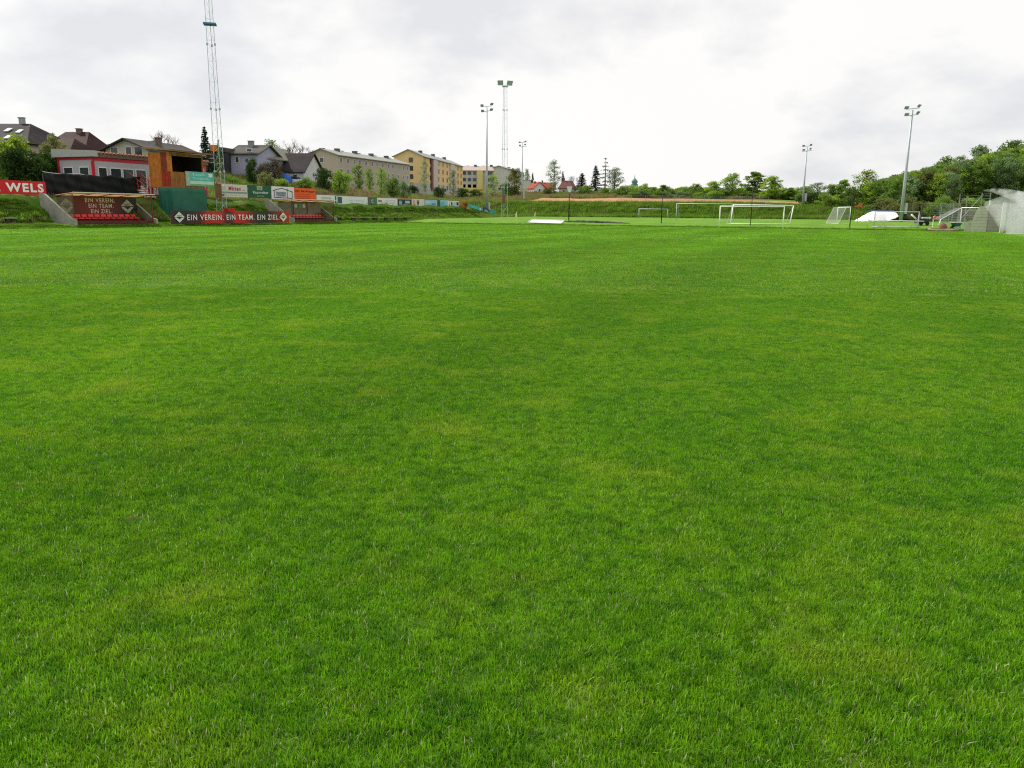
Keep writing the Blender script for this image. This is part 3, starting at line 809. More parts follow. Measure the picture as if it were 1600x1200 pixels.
def d11(p, W, h):
    quad(p, -W * .3, W * .3, h * .3, h * .7, M('print_steelgrey', (.3, .33, .35)))
board(754.5, 764.5, 4.7, 323, 331.5, 328, 336, navy, 'dark blue board slanting down the bank between two teal boards', d11, posts=2, tilt=1)
board(765.5, 775, 4.7, 327, 335, 331, 338, teal, 'small teal board lowest on the end of the bank', None, posts=2, tilt=1)

# ------------------------------------------------------------------ black tarpaulin fence above the dugout
def tarp_fence():
    v = 5.6; a, b_ = u_of(70, v, 285), u_of(220, v, 285); W = b_ - a
    x, y = UV(a, v); z0 = 2.55
    t = empty('tarpaulin_screen', (x, y, z0), ROT_E, 'sagging black tarpaulin screen on posts above the dugout roof', 'screen')
    m = MB(); nx, nz = 70, 12; vs = []
    for i in range(nx + 1):
        for j in range(nz + 1):
            xx = W * i / nx; f = j / nz
            top = 1.93 - .10 * math.sin(math.pi * min(1, (xx % 3.3) / 3.3)) - .05 * math.sin(i * .35)
            yy = .09 * math.sin(i * .55 + f * 3) * math.sin(math.pi * f) + .05 * math.sin(i * 1.3 + f * 6) + .03 * math.sin(f * 14 + i * .2)
            vs.append((xx, yy, top * f + .02))
    fs = [(i * (nz + 1) + j, (i + 1) * (nz + 1) + j, (i + 1) * (nz + 1) + j + 1, i * (nz + 1) + j + 1) for i in range(nx) for j in range(nz)]
    m.add(vs, fs); o = m.build('sheet', black, t, True)
    so_ = o.modifiers.new('thickness', 'SOLIDIFY'); so_.thickness = .01
    for k in range(4):
        MB().box((.05 + (W - .1) * k / 3, .2, .9), (.07, .07, 1.9)).build('post', dsteel, t)
    MB().tube([(W * i / 20, .12, 1.97 - .10 * math.sin(math.pi * ((W * i / 20) % 3.3) / 3.3)) for i in range(9)], .03, 5).build('top_cord', M('pale_cord', (.6, .6, .58)), t)
tarp_fence()

# ------------------------------------------------------------------ clubhouse container
red_trim = M('crimson_trim', (.55, .02, .05), .45, .08)
grey_clad = M('grey_cladding', (.46, .43, .47), .55, .05, .6)
def window(parent, x, y, z, w_, h, face='y', fm=None, gm_=None, name='window', mull=0):
    fm = fm or white; gm_ = gm_ or glass_dark
    f = MB(); b_ = .07 if w_ > .5 else .05
    def bx(cx, cz, sx, sz, dy=0):
        if face == 'y': f.box((x + cx, y - .03, z + cz), (sx, .08, sz))
        else: f.box((x - .03, y + cx, z + cz), (.08, sx, sz))
    bx(-w_ / 2, 0, b_, h + b_); bx(w_ / 2, 0, b_, h + b_); bx(0, h / 2, w_ - b_, b_); bx(0, -h / 2, w_ - b_, b_)
    if mull: bx(0, 0, b_ * .7, h - b_)
    o = f.build(name, fm, parent)
    g_ = MB()
    if face == 'y': g_.box((x, y - .015, z), (w_ - b_, .03, h - b_))
    else: g_.box((x - .015, y, z), (.03, w_ - b_, h - b_))
    g_.build('pane', gm_, o)
    return o
def clubhouse():
    v = 9.0; a = u_of(148, v, 290); b_ = a + 14.5; W = b_ - a
    x, y = UV(a, v); ya = y
    # left side wall at px 108, top of the red edge about y 247
    z0 = zat(150, 302, y); ztop = zat(150, 245, y); h = ztop - z0
    D = 4.6
    t = empty('clubhouse', (x, y, z0), ROT_E, 'grey clubhouse cabin with crimson edges and white framed windows behind the tarpaulin screen', 'cabin')
    body = MB().box((W / 2, D / 2, h / 2), (W, D, h)).build('wall', grey_clad, t)
    MB().prism([(-1.2, h + .25), (W + .2, h + .02), (W + .2, h + .85), (6.5, h + .95), (-1.2, h + .95)], -.9, -.75).build('roof_fascia', M('fascia_grey', (.42, .42, .42), .6, .1), t) if False else None
    f = MB(); f.box((W / 2, -.02, h - .16), (W + .06, .05, .32)); f.box((-.03, D / 2, h - .12), (.05, D, .24)); f.box((0, -.02, h / 2 - .17), (.34, .07, h - .34)); f.box((-.03, D - .12, h / 2 - .12), (.06, .24, h - .26)); f.box((W - .1, -.02, h / 2 - .17), (.2, .07, h - .34))
    f.build('trim', red_trim, t)
    MB().prism([(-.5, h + .01), (D + .3, h + .01), (D + .3, h + .80), (-.5, h + .55)], -.35, 0.22, 'x').build('flat_canopy', M('canopy_grey', (.40, .40, .39), .6, .1), t)
    MB().prism([(-.18, h + .01), (D + .2, h + .01), (D / 2, h + .45), (-.18, h + .36)], .24, W + .2, 'x').build('roof', M('brown_eaves', (.16, .12, .09), .8, .2), t)
    m = MB(); n = 34
    for k in range(n):
        xx = .30 + (W - .15) * k / (n - 1)
        m.tube([(xx, -.32, h + .42), (xx, D / 2, h + .52)], .12, 6)
    m.build('roof_tiles', M('roof_tiles_red', (.36, .16, .10), .8, .3), t)
    for k, pxw in enumerate((160.5, 181, 200, 220, 252)):
        window(t, u_of(pxw, v, 275) - a, -.02, h * .46, 1.25 if k else .95, h * .52)
    for cy in (1.1, 3.2):
        window(t, -.02, cy, h * .48, 1.2, h * .48, face='x')
clubhouse()
# stair with red rails by the clubhouse
def stair():
    x, y = UV(u_of(233, 5.0, 300), 5.4); z0 = Hs(x, y) - .1
    t = empty('access_stair', (x, y, z0), ROT_E, 'short white stair with red handrails between the clubhouse and the wooden cabin', 'stairs')
    m = MB()
    for k in range(6):
        m.box((-.2, -.7 + k * .3, .15 + k * .2), (1.2, .3, .1))
    m.build('steps', white, t)
    for xx in (-.85, .45):
        r_ = MB(); r_.tube([(xx, -.9, 0), (xx, -.9, 1.1), (xx, 1.0, 2.35), (xx, 1.0, 1.2)], .035, 6); r_.tube([(xx, -.9, .6), (xx, 1.0, 1.85)], .025, 6)
        r_.tube([(xx, .05, .6), (xx, .05, 1.7)], .03, 6)
        r_.build('handrail', redp, t)
stair()

# ------------------------------------------------------------------ wooden cabin on stilts
def cabin():
    v = 2.4; a = u_of(271, v, 331); x, y = UV(a, v)
    W = u_of(322, v, 331) - a; D = 2.6; z0 = Hs(x, y) - .05
    zf = zat(272, 291, y) - z0; zr = zat(272, 238, y) - z0
    t = empty('commentary_cabin', (x, y, z0), ROT_E, 'orange wooden cabin on stilts above green netting, with an open dark hatch', 'cabin')
    wood = plank_mat('orange_planks', (.52, .175, .035), .16, 'Y'); wood2 = plank_mat('brown_planks', (.33, .13, .045), .16, 'X')
    dk = M('interior_shade', (.02, .014, .014), .9, .2); mar = plank_mat('red_planks', (.36, .045, .025), .12, 'XY')
    MB().box((W / 2, D / 2, zf - .06), (W + .1, D + .1, .12)).build('floor_deck', wood2, t)
    # side wall facing the camera side (local -x), in two fields
    MB().box((0, D * .70, (zf + zr) / 2), (.06, D * .6, zr - zf)).build('side_wall', wood, t)
    MB().box((0, D * .26, zf + (zr - zf) * .72), (.05, D * .28, (zr - zf) * .56)).build('door', plank_mat('maroon_planks', (.24, .05, .03), .12, 'Y'), t)
    MB().box((0, D * .06, zf + (zr - zf) * .72), (.07, D * .12, (zr - zf) * .56)).build('corner_board', wood, t)
    MB().box((-.04, D * .2, zf + (zr - zf) * .22), (.05, D * .40, (zr - zf) * .44)).build('balustrade', mar, t)
    MB().box((W / 2, 0, zf + (zr - zf) * .22), (W, .06, (zr - zf) * .44)).build('front_parapet', wood2, t)
    MB().box((W / 2, 0, zr - .14), (W, .08, .28)).build('front_beam', wood2, t)
    MB().box((.12, 0, zf + (zr - zf) * .67), (.24, .07, (zr - zf) * .46)).build('corner_post', wood, t)
    MB().box((W - .08, 0, zf + (zr - zf) * .67), (.16, .07, (zr - zf) * .46)).build('corner_post', wood2, t)
    MB().box((W / 2, D - .03, (zf + zr) / 2), (W, .06, zr - zf)).build('back_wall', M('shade_dark_boards', (.018, .009, .007), .9, .2), t)  # boards coloured near black to paint in the shade inside the cabin
    MB().box((W, D / 2, (zf + zr) / 2), (.06, D, zr - zf - .02)).build('side_wall', wood2, t)
    MB().box((W - .06, D / 2 + .05, (zf + zr) / 2), (.04, D - .25, zr - zf - .3)).build('shade_panel', dk, t)  # added dark panel, paints interior shade over the sunlit right wall
    sh = MB(); sh.box((W / 2, D * .5, zf + 1.0), (W * .8, .6, .05)); sh.build('desk', wood2, t)
    rf = MB()
    rf.add([(-.35, -.75, zr + .10), (W + .75, -.75, zr + .02), (W + .75, D + .5, zr + .30), (-.35, D + .5, zr + .38), (-.35, -.75, zr + .24), (W + .75, -.75, zr + .16), (W + .75, D + .5, zr + .44), (-.35, D + .5, zr + .52)],
           [(3, 2, 1, 0), (4, 5, 6, 7), (0, 1, 5, 4), (1, 2, 6, 5), (2, 3, 7, 6), (3, 0, 4, 7)])
    rf.build('roof', plank_mat('roof_boards', (.30, .19, .09), .3, 'X'), t)
    MB().box((W / 2 + .1, -.76, zr + .13), (W + 1.3, .04, .16), Matrix.Rotation(R(.8), 3, 'Y')).build('roof_fascia', M('fascia_brown', (.22, .09, .045), .7, .2), t)
    for xx, yy in ((.08, .08), (W - .08, .08), (.08, D - .08), (W - .08, D - .08)):
        MB().box((xx, yy, zf / 2 - .1), (.14, .14, zf + .08)).build('stilt', redp, t)
    br = MB(); br.box((-.5, D * .9, zf / 2 - .1), (.12, .12, zf)); br.build('outer_post', redp, t)
    # netting hung under the cabin
    net = bpy.data.materials.new('green_netting'); net.use_nodes = True
    q = net.node_tree; bs = q.nodes['Principled BSDF']; bs.inputs['Roughness'].default_value = .7
    gg = N(q, 'ShaderNodeTexCoord'); nn = N(q, 'ShaderNodeTexNoise', ins={'Scale': 1.6, 'Detail': 5.0}); q.links.new(gg.outputs['Object'], nn.inputs[0])
    cr = N(q, 'ShaderNodeMix', data_type='RGBA', ins={'A': (.006, .060, .038, 1), 'B': (.012, .16, .105, 1)}); q.links.new(nn.outputs['Fac'], cr.inputs['Factor'])
    q.links.new(cr.outputs['Result'], bs.inputs['Base Color'])
    m = MB(); n = 48; path = []
    per = [(-.08, D * .62), (-.08, -.1), (W + .1, -.1), (W + .1, D)]
    for k in range(3):
        for i in range(n // 3 + 4):
            f = i / (n // 3 + 4); p = (per[k][0] + (per[k + 1][0] - per[k][0]) * f, per[k][1] + (per[k + 1][1] - per[k][1]) * f); path.append(p)
    path.append(per[3]); vs = []
    for i, p in enumerate(path):
        for j in range(9):
            f = j / 8; w_ = .05 * math.sin(i * 1.1) * (1 - f * .5) + .04 * math.sin(i * .37 + f * 4)
            zb = .12 + .06 * math.sin(i * .5)
            vs.append((p[0] + w_ * .6, p[1] + w_, zb + (zf - .12 - zb) * f))
    fs = [(i * 9 + j, (i + 1) * 9 + j, (i + 1) * 9 + j + 1, i * 9 + j + 1) for i in range(len(path) - 1) for j in range(8)]
    m.add(vs, fs); o = m.build('netting', net, t, True); o.modifiers.new('thickness', 'SOLIDIFY').thickness = .01
    # advertising panel on the front
    x1 = u_of(289, v, 280) - a; x2 = u_of(333.5, v, 290) - a
    h1 = zat(289, 266, y) - z0; h0 = zat(289, 289.5, y) - z0
    ad = MB().box(((x1 + x2) / 2, -.08, (h0 + h1) / 2), (x2 - x1, .05, h1 - h0)).build('sponsor_panel', M('panel_teal', (.10, .42, .42), .5, .15), t)
    yy = -.115
    quad(ad, x1 + .04, x1 + .5, h0 + .05, h1 - .03, M('panel_photo', (.38, .40, .36), .6, .4, 8), yy)
    quad(ad, x1 + .55, x2 - .03, h0 + .2, h0 + .5, M('panel_pale', (.50, .62, .56), .6, .1), yy)
    quad(ad, x1 + .55, x2 - .03, h0 + .03, h0 + .18, M('panel_green', (.18, .36, .09), .6, .2), yy)
    quad(ad, x2 - .72, x2 - .2, h1 - .45, h1 - .12, wb, yy)
    text('Baustoffe', M('panel_letters', (.55, .75, .72)), ad, (x1 + x2) / 2 - .15, yy, h1 - .25, .24, (x2 - x1) * .42)
    text('Transporte', M('panel_letters', (.55, .75, .72)), ad, (x1 + x2) / 2 + .1, yy, h1 - .66, .24, (x2 - x1) * .55)
cabin()

# red cabinet behind the banner
def cabinet():
    a = u_of(359, 1.0, 335); x, y = UV(a, 1.0)
    t = empty('electrical_cabinet', (x, y, Hs(x, y)), ROT_E, 'red metal cabinet rising behind the long slogan banner', 'cabinet')
    h = zat(359, 325.5, y) - Hs(x, y)
    MB().box((0, 0, h / 2 - .04), (1.0, .5, h - .08)).build('body', red_board, t)
    MB().box((0, 0, h - .03), (1.1, .6, .06)).build('lid', redp, t)
    for s_ in (-1, 1): MB().box((s_ * .245, -.262, h / 2), (.46, .02, h - .3)).build('door', red_board, t)
cabinet()

# ------------------------------------------------------------------ lattice floodlight masts and poles
lampm = M('lamp_housing', (.10, .16, .22), .4, .1, metal=.2)
def floodlight(parent, loc, rz=0, tilt=35, s_=1.0):
    m = MB(); a = .42 * s_
    m.prism([(-.12 * s_, -a * .75), (.16 * s_, -a), (.16 * s_, a), (-.12 * s_, a * .75)], -a * 1.15, a * 1.15, 'x')
    m.tube([(0, -.15 * s_, -.1), (0, -.15 * s_, -.45 * s_)], .05 * s_, 5)
    o = m.build('floodlight', lampm, parent); o.location = loc; o.rotation_euler = (R(-tilt), 0, rz)
    g_ = MB().box((0, .17 * s_, 0), (a * 2.1, .02, a * 1.8)).build('lamp_glass', M('lamp_glass', (.35, .4, .42), .2, .05), o)
    return o
pale_steel = M('pale_blue_steel', (.42, .48, .54), .5, .1)
def lattice_mast(x, y, side, ht, label, facing, rot=0.3, bands=()):
    z0 = Hs(x, y) - .1
    t = empty('lattice_mast', (x, y, z0), rot, label, 'floodlight mast', 'lattice floodlight masts')
    def rad(z): return side * .577 * (1 - .45 * z / ht)
    ang = [R(90), R(210), R(330)]
    P_ = lambda k, z: Vector((rad(z) * math.cos(ang[k]), rad(z) * math.sin(ang[k]), z))
    for k in range(3):
        MB().tube([P_(k, 0), P_(k, ht)], [.030, .024], 6).build('leg', pale_steel, t)
    m = MB(); n = int(ht / .95)
    for i in range(n):
        za, zb = ht * i / n, ht * (i + 1) / n
        for k in range(3):
            j = (k + 1) % 3
            m.tube([P_(k, za), P_(j, zb)] if i % 2 else [P_(j, za), P_(k, zb)], .009, 3, False)
            if i % 2 == 0: m.tube([P_(k, za), P_(j, za)], .009, 3, False)
    m.build('bracing', pale_steel, t)
    fl = MB()
    for z in np.arange(5, ht, 6.0):
        for k in range(3): fl.tube([P_(k, z - .10), P_(k, z + .10)], .10, 8)
    fl.build('flanges', pale_steel, t)
    for z in bands:
        MB().box((0, 0, z), (side * 1.2, side * 1.0, .14)).build('service_platform', M('blue_paint', (.05, .18, .48), .5, .1), t)
    hd = MB(); hd.box((0, 0, ht), (side * .9, side * .9, .08)); hd.tube([(-1.0, 0, ht + .2), (1.0, 0, ht + .2)], .05, 6); hd.build('head_frame', pale_steel, t)
    for k, xx in enumerate((-.75, .75)):
        floodlight(t, (xx, 0, ht + .6), facing + (k - .5) * .5 - rot, 30, .9)
    MB().box((-side * .2, -.35, 3.1), (.6, .35, 1.35)).build('switch_box', M('rusty_box', (.20, .09, .06), .7, .3), t)
    return t
xm, ym = UV(u_of(347, 2.2, 325), 2.2)
zpl = zat(327, 36, ym) - Hs(xm, ym)
lattice_mast(xm, ym, .98, 29, 'tall triangular lattice mast rising out of frame beside the wooden cabin', R(200), rot=R(14), bands=(zpl,))
ht2 = zat(789, 136, 134) - .4
lattice_mast(px_x(788, 134), 134, 1.0, ht2, 'lattice mast with two floodlights on the far corner of the pitch', R(190), rot=R(8))
def pole(px, Y, ytop, label, r0=.2, rot=R(200), grp='single steel floodlight poles'):
    x = px_x(px, Y); z0 = Hs(x, Y) - .1; h = zat(px, ytop, Y) - z0 
    t = empty('floodlight_pole', (x, Y, z0), 0, label, 'floodlight pole', grp)
    MB().tube([(0, 0, 0), (0, 0, h * .35), (0, 0, h)], [r0, r0 * .8, r0 * .45], 12).build('pole', steel, t, True)
    MB().box((r0 + .25, -.1, 2.0), (.3, .3, 1.5)).build('switch_box', M('pale_grey_box', (.45, .47, .46), .5, .1), t)
    MB().tube([(-.85, 0, h - .75), (.85, 0, h - .55)], .05, 6).tube([(-.9, 0, h + .1), (.9, 0, h + .3)], .05, 6).build('cross_arm', steel, t)
    for xx, zz_, rr in ((-.75, -.55, -.3), (.8, -.3, .35), (-.85, .35, -.3), (.85, .6, .3)):
        floodlight(t, (xx * r0 / .24, 0, h + zz_ * (r0 / .24)), rot + rr, 45, .50 * r0 / .22)
    return t
pole(760.5, 158, 168, 'tall steel floodlight pole behind the end of the advertising boards', .26)
pole(815.3, 178, 224, 'slim floodlight pole between the corner flags and the white apartment block', .17)
pole(1253, 152, 230, 'shorter floodlight pole behind the white full size goal', .19)
pole(1409, 116, 172, 'tall leaning looking floodlight pole rising in front of the wooded hill', .24)

# ------------------------------------------------------------------ goals
netm = bpy.data.materials.new('goal_net'); netm.use_nodes = True
t = netm.node_tree; t.nodes.clear()
tb = N(t, 'ShaderNodeBsdfTransparent'); db = N(t, 'ShaderNodeBsdfDiffuse', ins={0: (.42, .42, .40, 1)})
mm = N(t, 'ShaderNodeMixShader', ins={0: .22}); t.links.new(tb.outputs[0], mm.inputs[1]); t.links.new(db.outputs[0], mm.inputs[2])
oo = N(t, 'ShaderNodeOutputMaterial'); t.links.new(mm.outputs[0], oo.inputs[0])
def goal(p0, p1, h, label, depth=1.6, r=.06, m=white, net=False, z0=None, back=True, dirn=1):
    """p0,p1: feet of the posts (x,y); net side lies behind, away from the camera (dirn)"""
    a = Vector((*p0, 0)); b_ = Vector((*p1, 0)); d = (b_ - a); W = d.length; rz = math.atan2(d.y, d.x)
    mid = (a + b_) / 2
    zb = Hs(mid.x, mid.y) if z0 is None else z0
    t = empty('football_goal', (mid.x, mid.y, zb), rz, label, 'goal', 'football goals')
    for s_ in (-1, 1):
        MB().tube([(s_ * W / 2, 0, -.05), (s_ * W / 2, 0, h - r)], r, 8).build('post', m, t, True)
    MB().tube([(-W / 2 - r, 0, h - r), (W / 2 + r, 0, h - r)], r, 8).build('crossbar', m, t, True)
    D = depth * dirn
    if back:
        k = MB()
        for s_ in (-1, 1):
            k.tube([(s_ * W / 2, 0, .03), (s_ * W / 2, D, .03), (s_ * W / 2, D * .4, h - .08), (s_ * W / 2, 0, h - .08)], r * .45, 6)
        k.tube([(-W / 2, D, .04), (W / 2, D, .04)], r * .45, 6)
        k.build('rear_frame', m, t)
    if net:
        q = MB(); y1, y2 = D * .4, D
        q.add([(-W / 2, 0, h - .1), (W / 2, 0, h - .1), (W / 2, y1, h - .1), (-W / 2, y1, h - .1), (W / 2, y2, .05), (-W / 2, y2, .05)], [(0, 1, 2, 3), (3, 2, 4, 5)])
        for s_ in (-1, 1):
            q.add([(s_ * W / 2, 0, .05), (s_ * W / 2, y2, .05), (s_ * W / 2, y1, h - .1), (s_ * W / 2, 0, h - .1)], [(0, 1, 2, 3)])
        q.build('net', netm, t)
    return t
def gp(px, Y): return (px_x(px, Y), Y)
s1, s2 = s_of(1123.5, 0, 355), s_of(1223, 0, 357)
goal(FAR(s1, .05), FAR(s2, .05), 2.44, 'white full size goal standing on the far goal line, front of the overlapping goals', r=.06, back=False)
# portable goal leaning just behind it
def lean_goal():
    A, B_ = at(1141, 350.5, 99), at(1234, 352.0, 97.5); T1, T2 = at(1146, 319.5, 100.3), at(1240, 321.3, 98.8)
    mid = (A + B_) / 2
    t = empty('football_goal', mid, 0, 'white full size goal with slanting posts and ground bar, close behind another goal', 'goal', 'football goals')
    A, B_, T1, T2 = [p - mid for p in (A, B_, T1, T2)]
    A.z = Hs(A.x + mid.x, A.y + mid.y) + .08 - mid.z; B_.z = Hs(B_.x + mid.x, B_.y + mid.y) + .08 - mid.z
    MB().tube([A, T1], .055, 8).build('post', white, t, True); MB().tube([B_, T2], .055, 8).build('post', white, t, True)
    MB().tube([T1, T2], .06, 8).build('crossbar', white, t, True); MB().tube([A, B_], .05, 8).build('ground_bar', white, t, True)
    back = Vector((0, 1.7, 0)); k = MB(); k.tube([A, A + back, T1], .022, 5); k.tube([B_, B_ + back, T2], .022, 5); k.build('rear_frame', white, t)
lean_goal()
grey_goal = M('grey_goal_paint', (.45, .47, .47), .5, .1)
goal(gp(1057, 126), gp(1143, 122), zat(1100, 317.5, 124) - Hs(*gp(1100, 124)), 'grey full size goal on the training pitch, behind and beside the two white ones', m=grey_goal, r=.06)
goal(gp(998.5, 150), gp(1043, 148), zat(1020, 326, 149) - Hs(*gp(1020, 149)), 'small pale goal standing alone before the far green bank', m=grey_goal, r=.06, depth=1.0)
goal(gp(1329, 97), gp(1309, 101.5), 2.0, 'small white goal with net turned sideways beside a black net pole', r=.05, depth=1.3, net=True, dirn=1)
yg = goal(gp(1368, 91), gp(1437, 89.5), 1.78, 'youth goal with extra rails in front of the big floodlight pole', r=.05, depth=1.2, m=grey_goal)
MB().tube([(-2.9, -.1, .78), (2.75, -.1, .74)], .045, 8).build('rail', white, yg, True); MB().tube([(-2.45, -.1, .10), (2.45, -.1, .10)], .05, 8).build('rail', grey_goal, yg, True)
for xx in (-2.9, -1.2, 1.5): MB().tube([(xx, -.1, 0), (xx, -.1, 1.0 if xx < 0 else .76)], .04, 6).build('upright', grey_goal, yg, True)
goal(gp(1503, 88), gp(1531, 84), 2.15, 'netted goal beside the curved concrete wall', r=.05, depth=4.2, net=True, dirn=-1) if False else None
def netted_goal():
    Y = 86
    pts_ = dict(a=at(1466, 353, Y), b=at(1470, 343, Y), c=at(1503, 324.5, Y + 1), d=at(1531, 324.5, Y - 1.5), e=at(1531, 352, Y - 1.5), f=at(1500, 353, Y + 1))
    o_ = pts_['a'].copy(); o_.z = Hs(o_.x, o_.y)
    t = empty('football_goal', o_, 0, 'goal with a long sloping grey net beside the curved concrete wall', 'goal', 'football goals')
    q = {k: p - o_ for k, p in pts_.items()}
    bk = Vector((1.2, 4.2, 0))
    MB().tube([q['c'], q['d']], .05, 8).build('crossbar', white, t, True)
    for p in ('c', 'd'): MB().tube([q[p], Vector((q[p].x, q[p].y, 0))], .05, 8).build('post', white, t, True)
    MB().tube([q['b'], q['a'] * 1.0 + Vector((0, 0, -.1))], .05, 8).tube([q['b'], q['c']], .03, 6).build('rear_frame', white, t, True)
    n_ = MB(); n_.add([q['b'], q['c'], q['c'] + bk * .6, q['b'] + bk], [(0, 1, 2, 3)]); n_.add([q['b'], q['c'], Vector((q['c'].x, q['c'].y, .1)), Vector((q['b'].x, q['b'].y, .1))], [(0, 1, 2, 3)])
    n_.add([q['c'], q['d'], Vector((q['d'].x, q['d'].y + 1.5, .1)), Vector((q['c'].x, q['c'].y + 1.5, .1))], [(0, 1, 2, 3)])
    n_.build('net', netm, t)
netted_goal()

# ------------------------------------------------------------------ net poles, fallen net, white box, flags, benches
def net_pole(px, Y, ytop, label, head=False, r=.055):
    x = px_x(px, Y); z0 = Hs(x, Y) - .1; h = zat(px, ytop, Y) - z0
    t = empty('net_pole', (x, Y, z0), 0, label, 'net pole', 'black ball net poles behind the goal line')
    MB().tube([(0, 0, 0), (0, 0, h)], [r, r * .8], 8).build('shaft', black, t, True)
    MB().tube([(0, 0, .1), (0, 0, .35)], r * 1.6, 8).build('sleeve', dsteel, t, True)
    MB().tube([(0, 0, h), (0, 0, h + .06)], r * 1.2, 8).build('cap', black, t)
    if head:
        m = MB(); m.prism([(-.32, h + .45), (.34, h + .45), (.22, h - .05), (.1, h - .28), (-.08, h - .28), (-.2, h + .0)], -.16, .16)
        m.build('lantern_box', M('pale_blue_white', (.62, .68, .76), .5, .1), t)
        MB().tube([(.1, 0, h - .5), (1.8, .3, 1.0)], .02, 4).build('guy_rope', black, t)
    return t
net_pole(889, 107, 297, 'black pole topped by a pale box beside the heap of fallen net', True, .07)
net_pole(1034, 103, 300, 'black net pole standing between the heap of net and the goals')
net_pole(1174, 97, 290, 'thin black net pole seen through the overlapping white goals', r=.045)
net_pole(1330, 88, 303, 'black net pole touching the small sideways goal')
def heap():
    a, b_ = at(880, 350, 108), at(985, 351, 103)
    m = MB(); n = 60; vs = []
    for i in range(n + 1):
        for j in range(9):
            f = i / n; g_ = j / 8
            hh = .34 * math.sin(math.pi * g_) * (math.sin(math.pi * min(1, f * 1.02)) ** .5) * (.85 + .15 * math.sin(i * .8) * math.cos(i * .31)) * (1.0 - .45 * f)
            x = (b_.x - a.x) * f; y = (b_.y - a.y) * f + (g_ - .5) * 1.1 + .1 * math.sin(i)
            vs.append((x, y, Hs(a.x + x, a.y + y) + max(hh, 0) + .02 * math.sin(i * 2 + j)))
    m.add(vs, [(i * 9 + j, (i + 1) * 9 + j, (i + 1) * 9 + j + 1, i * 9 + j + 1) for i in range(n) for j in range(8)])
    o = m.build('fallen_net', M('black_net_cloth', (.03, .032, .03), .9, .5, 9, bump=1.0), None); o.location = (a.x, a.y, 0)
    tag(o, 'long low heap of fallen black net lying behind the goal line', 'net')
heap()
def white_box():
    a, b_ = at(826.5, 349.5, 106), at(879, 350.5, 104.5); W = (b_ - a).length
    t = empty('tipped_goal', ((a.x + b_.x) / 2, (a.y + b_.y) / 2, Hs((a.x + b_.x) / 2, 105) - .0), math.atan2(b_.y - a.y, b_.x - a.x), 'low white sheeted goal lying tipped over on the pitch edge', 'tipped goal')
    m = MB(); m.add([(-W / 2, -.3, .16), (W / 2 - .15, -.3, .08), (W / 2 + .1, .5, .42), (-W / 2 + .25, .5, .50), (-W / 2, -.28, .10), (W / 2 - .15, -.28, .02), (W / 2 + .1, .54, .38), (-W / 2 + .25, .54, .46)],
                    [(0, 1, 2, 3), (7, 6, 5, 4), (0, 4, 5, 1), (2, 6, 7, 3), (1, 5, 6, 2), (0, 3, 7, 4)])
    m.build('sheet', white, t)
    MB().tube([(-W / 2 - .02, -.32, .0), (-W / 2 - .02, -.32, .22), (-W / 2 + .25, .5, .55), (W / 2 + .1, .5, .47)], .04, 6).build('frame', white, t)
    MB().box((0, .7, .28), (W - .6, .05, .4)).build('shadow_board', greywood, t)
white_box()
def flag(px, Y, ybot, ytop, label, yellow=True):
    x = px_x(px, Y); z0 = Hs(x, Y) - .05; h = zat(px, ytop, Y) - z0
    t = empty('corner_flag', (x, Y, z0), 0, label, 'corner flag', 'corner flags')
    MB().tube([(0, 0, 0), (0, 0, h)], .035, 6).build('stick', M('flag_stick', (.70, .74, .50), .5, .05), t)
    m = MB(); m.add([(0, 0, h), (-.22, .05, h - .45), (-.16, .02, h - .85), (0, 0, h - .7), (0, .02, h), (-.22, .07, h - .45), (-.16, .04, h - .85), (0, .02, h - .7)], [(0, 1, 2, 3), (7, 6, 5, 4)])
    m.build('cloth', M('flag_cloth', (.65, .68, .25) if yellow else (.7, .7, .66), .8, .1), t)
flag(807.5, 112, 349, 330, 'yellow corner flag hanging limp at the far corner of the pitch')
flag(836.5, 140, 340, 331, 'small whitish flag stick further back on the training pitch', False)
def bench():
    v = 1.1; a, b_ = u_of(548, v, 348), u_of(637, v, 347); W = b_ - a; x, y = UV(a, v); z0 = Hs(x, y)
    t = empty('spectator_bench', (x, y, z0), ROT_E, 'very long low wooden plank bench on dark supports below the boards', 'bench')
    MB().box((W / 2, 0, .46), (W, .3, .06)).build('seat', M('bench_plank', (.32, .30, .24), .8, .2), t)
    for k in range(6):
        MB().box((.6 + (W - 1.2) * k / 5, 0, .2), (.75, .22, .45)).build('leg', M('bench_support', (.05, .04, .035), .9, .2), t)
bench()
def stump(px, v, label, w_):
    x, y = UV(u_of(px, v, 349), v); z0 = Hs(x, y)
    t = empty('wooden_stool', (x, y, z0 - .03), ROT_E, label, 'stool', 'stubby wooden stools beside the pitch')
    MB().box((0, 0, .52), (w_, .35, .07)).build('seat', M('bench_plank', (.32, .30, .24), .8, .2), t)
    for s_ in (-1, 1): MB().box((s_ * w_ * .22, 0, .24), (w_ * .26, .24, .48)).build('leg', M('bench_support', (.05, .04, .035), .9, .2), t)
stump(16, 1.9, 'small dark wooden stool on the grass below the red WELS board', 1.0)
stump(531, 1.4, 'small dark wooden stool just past the bare grey dugout', .9)

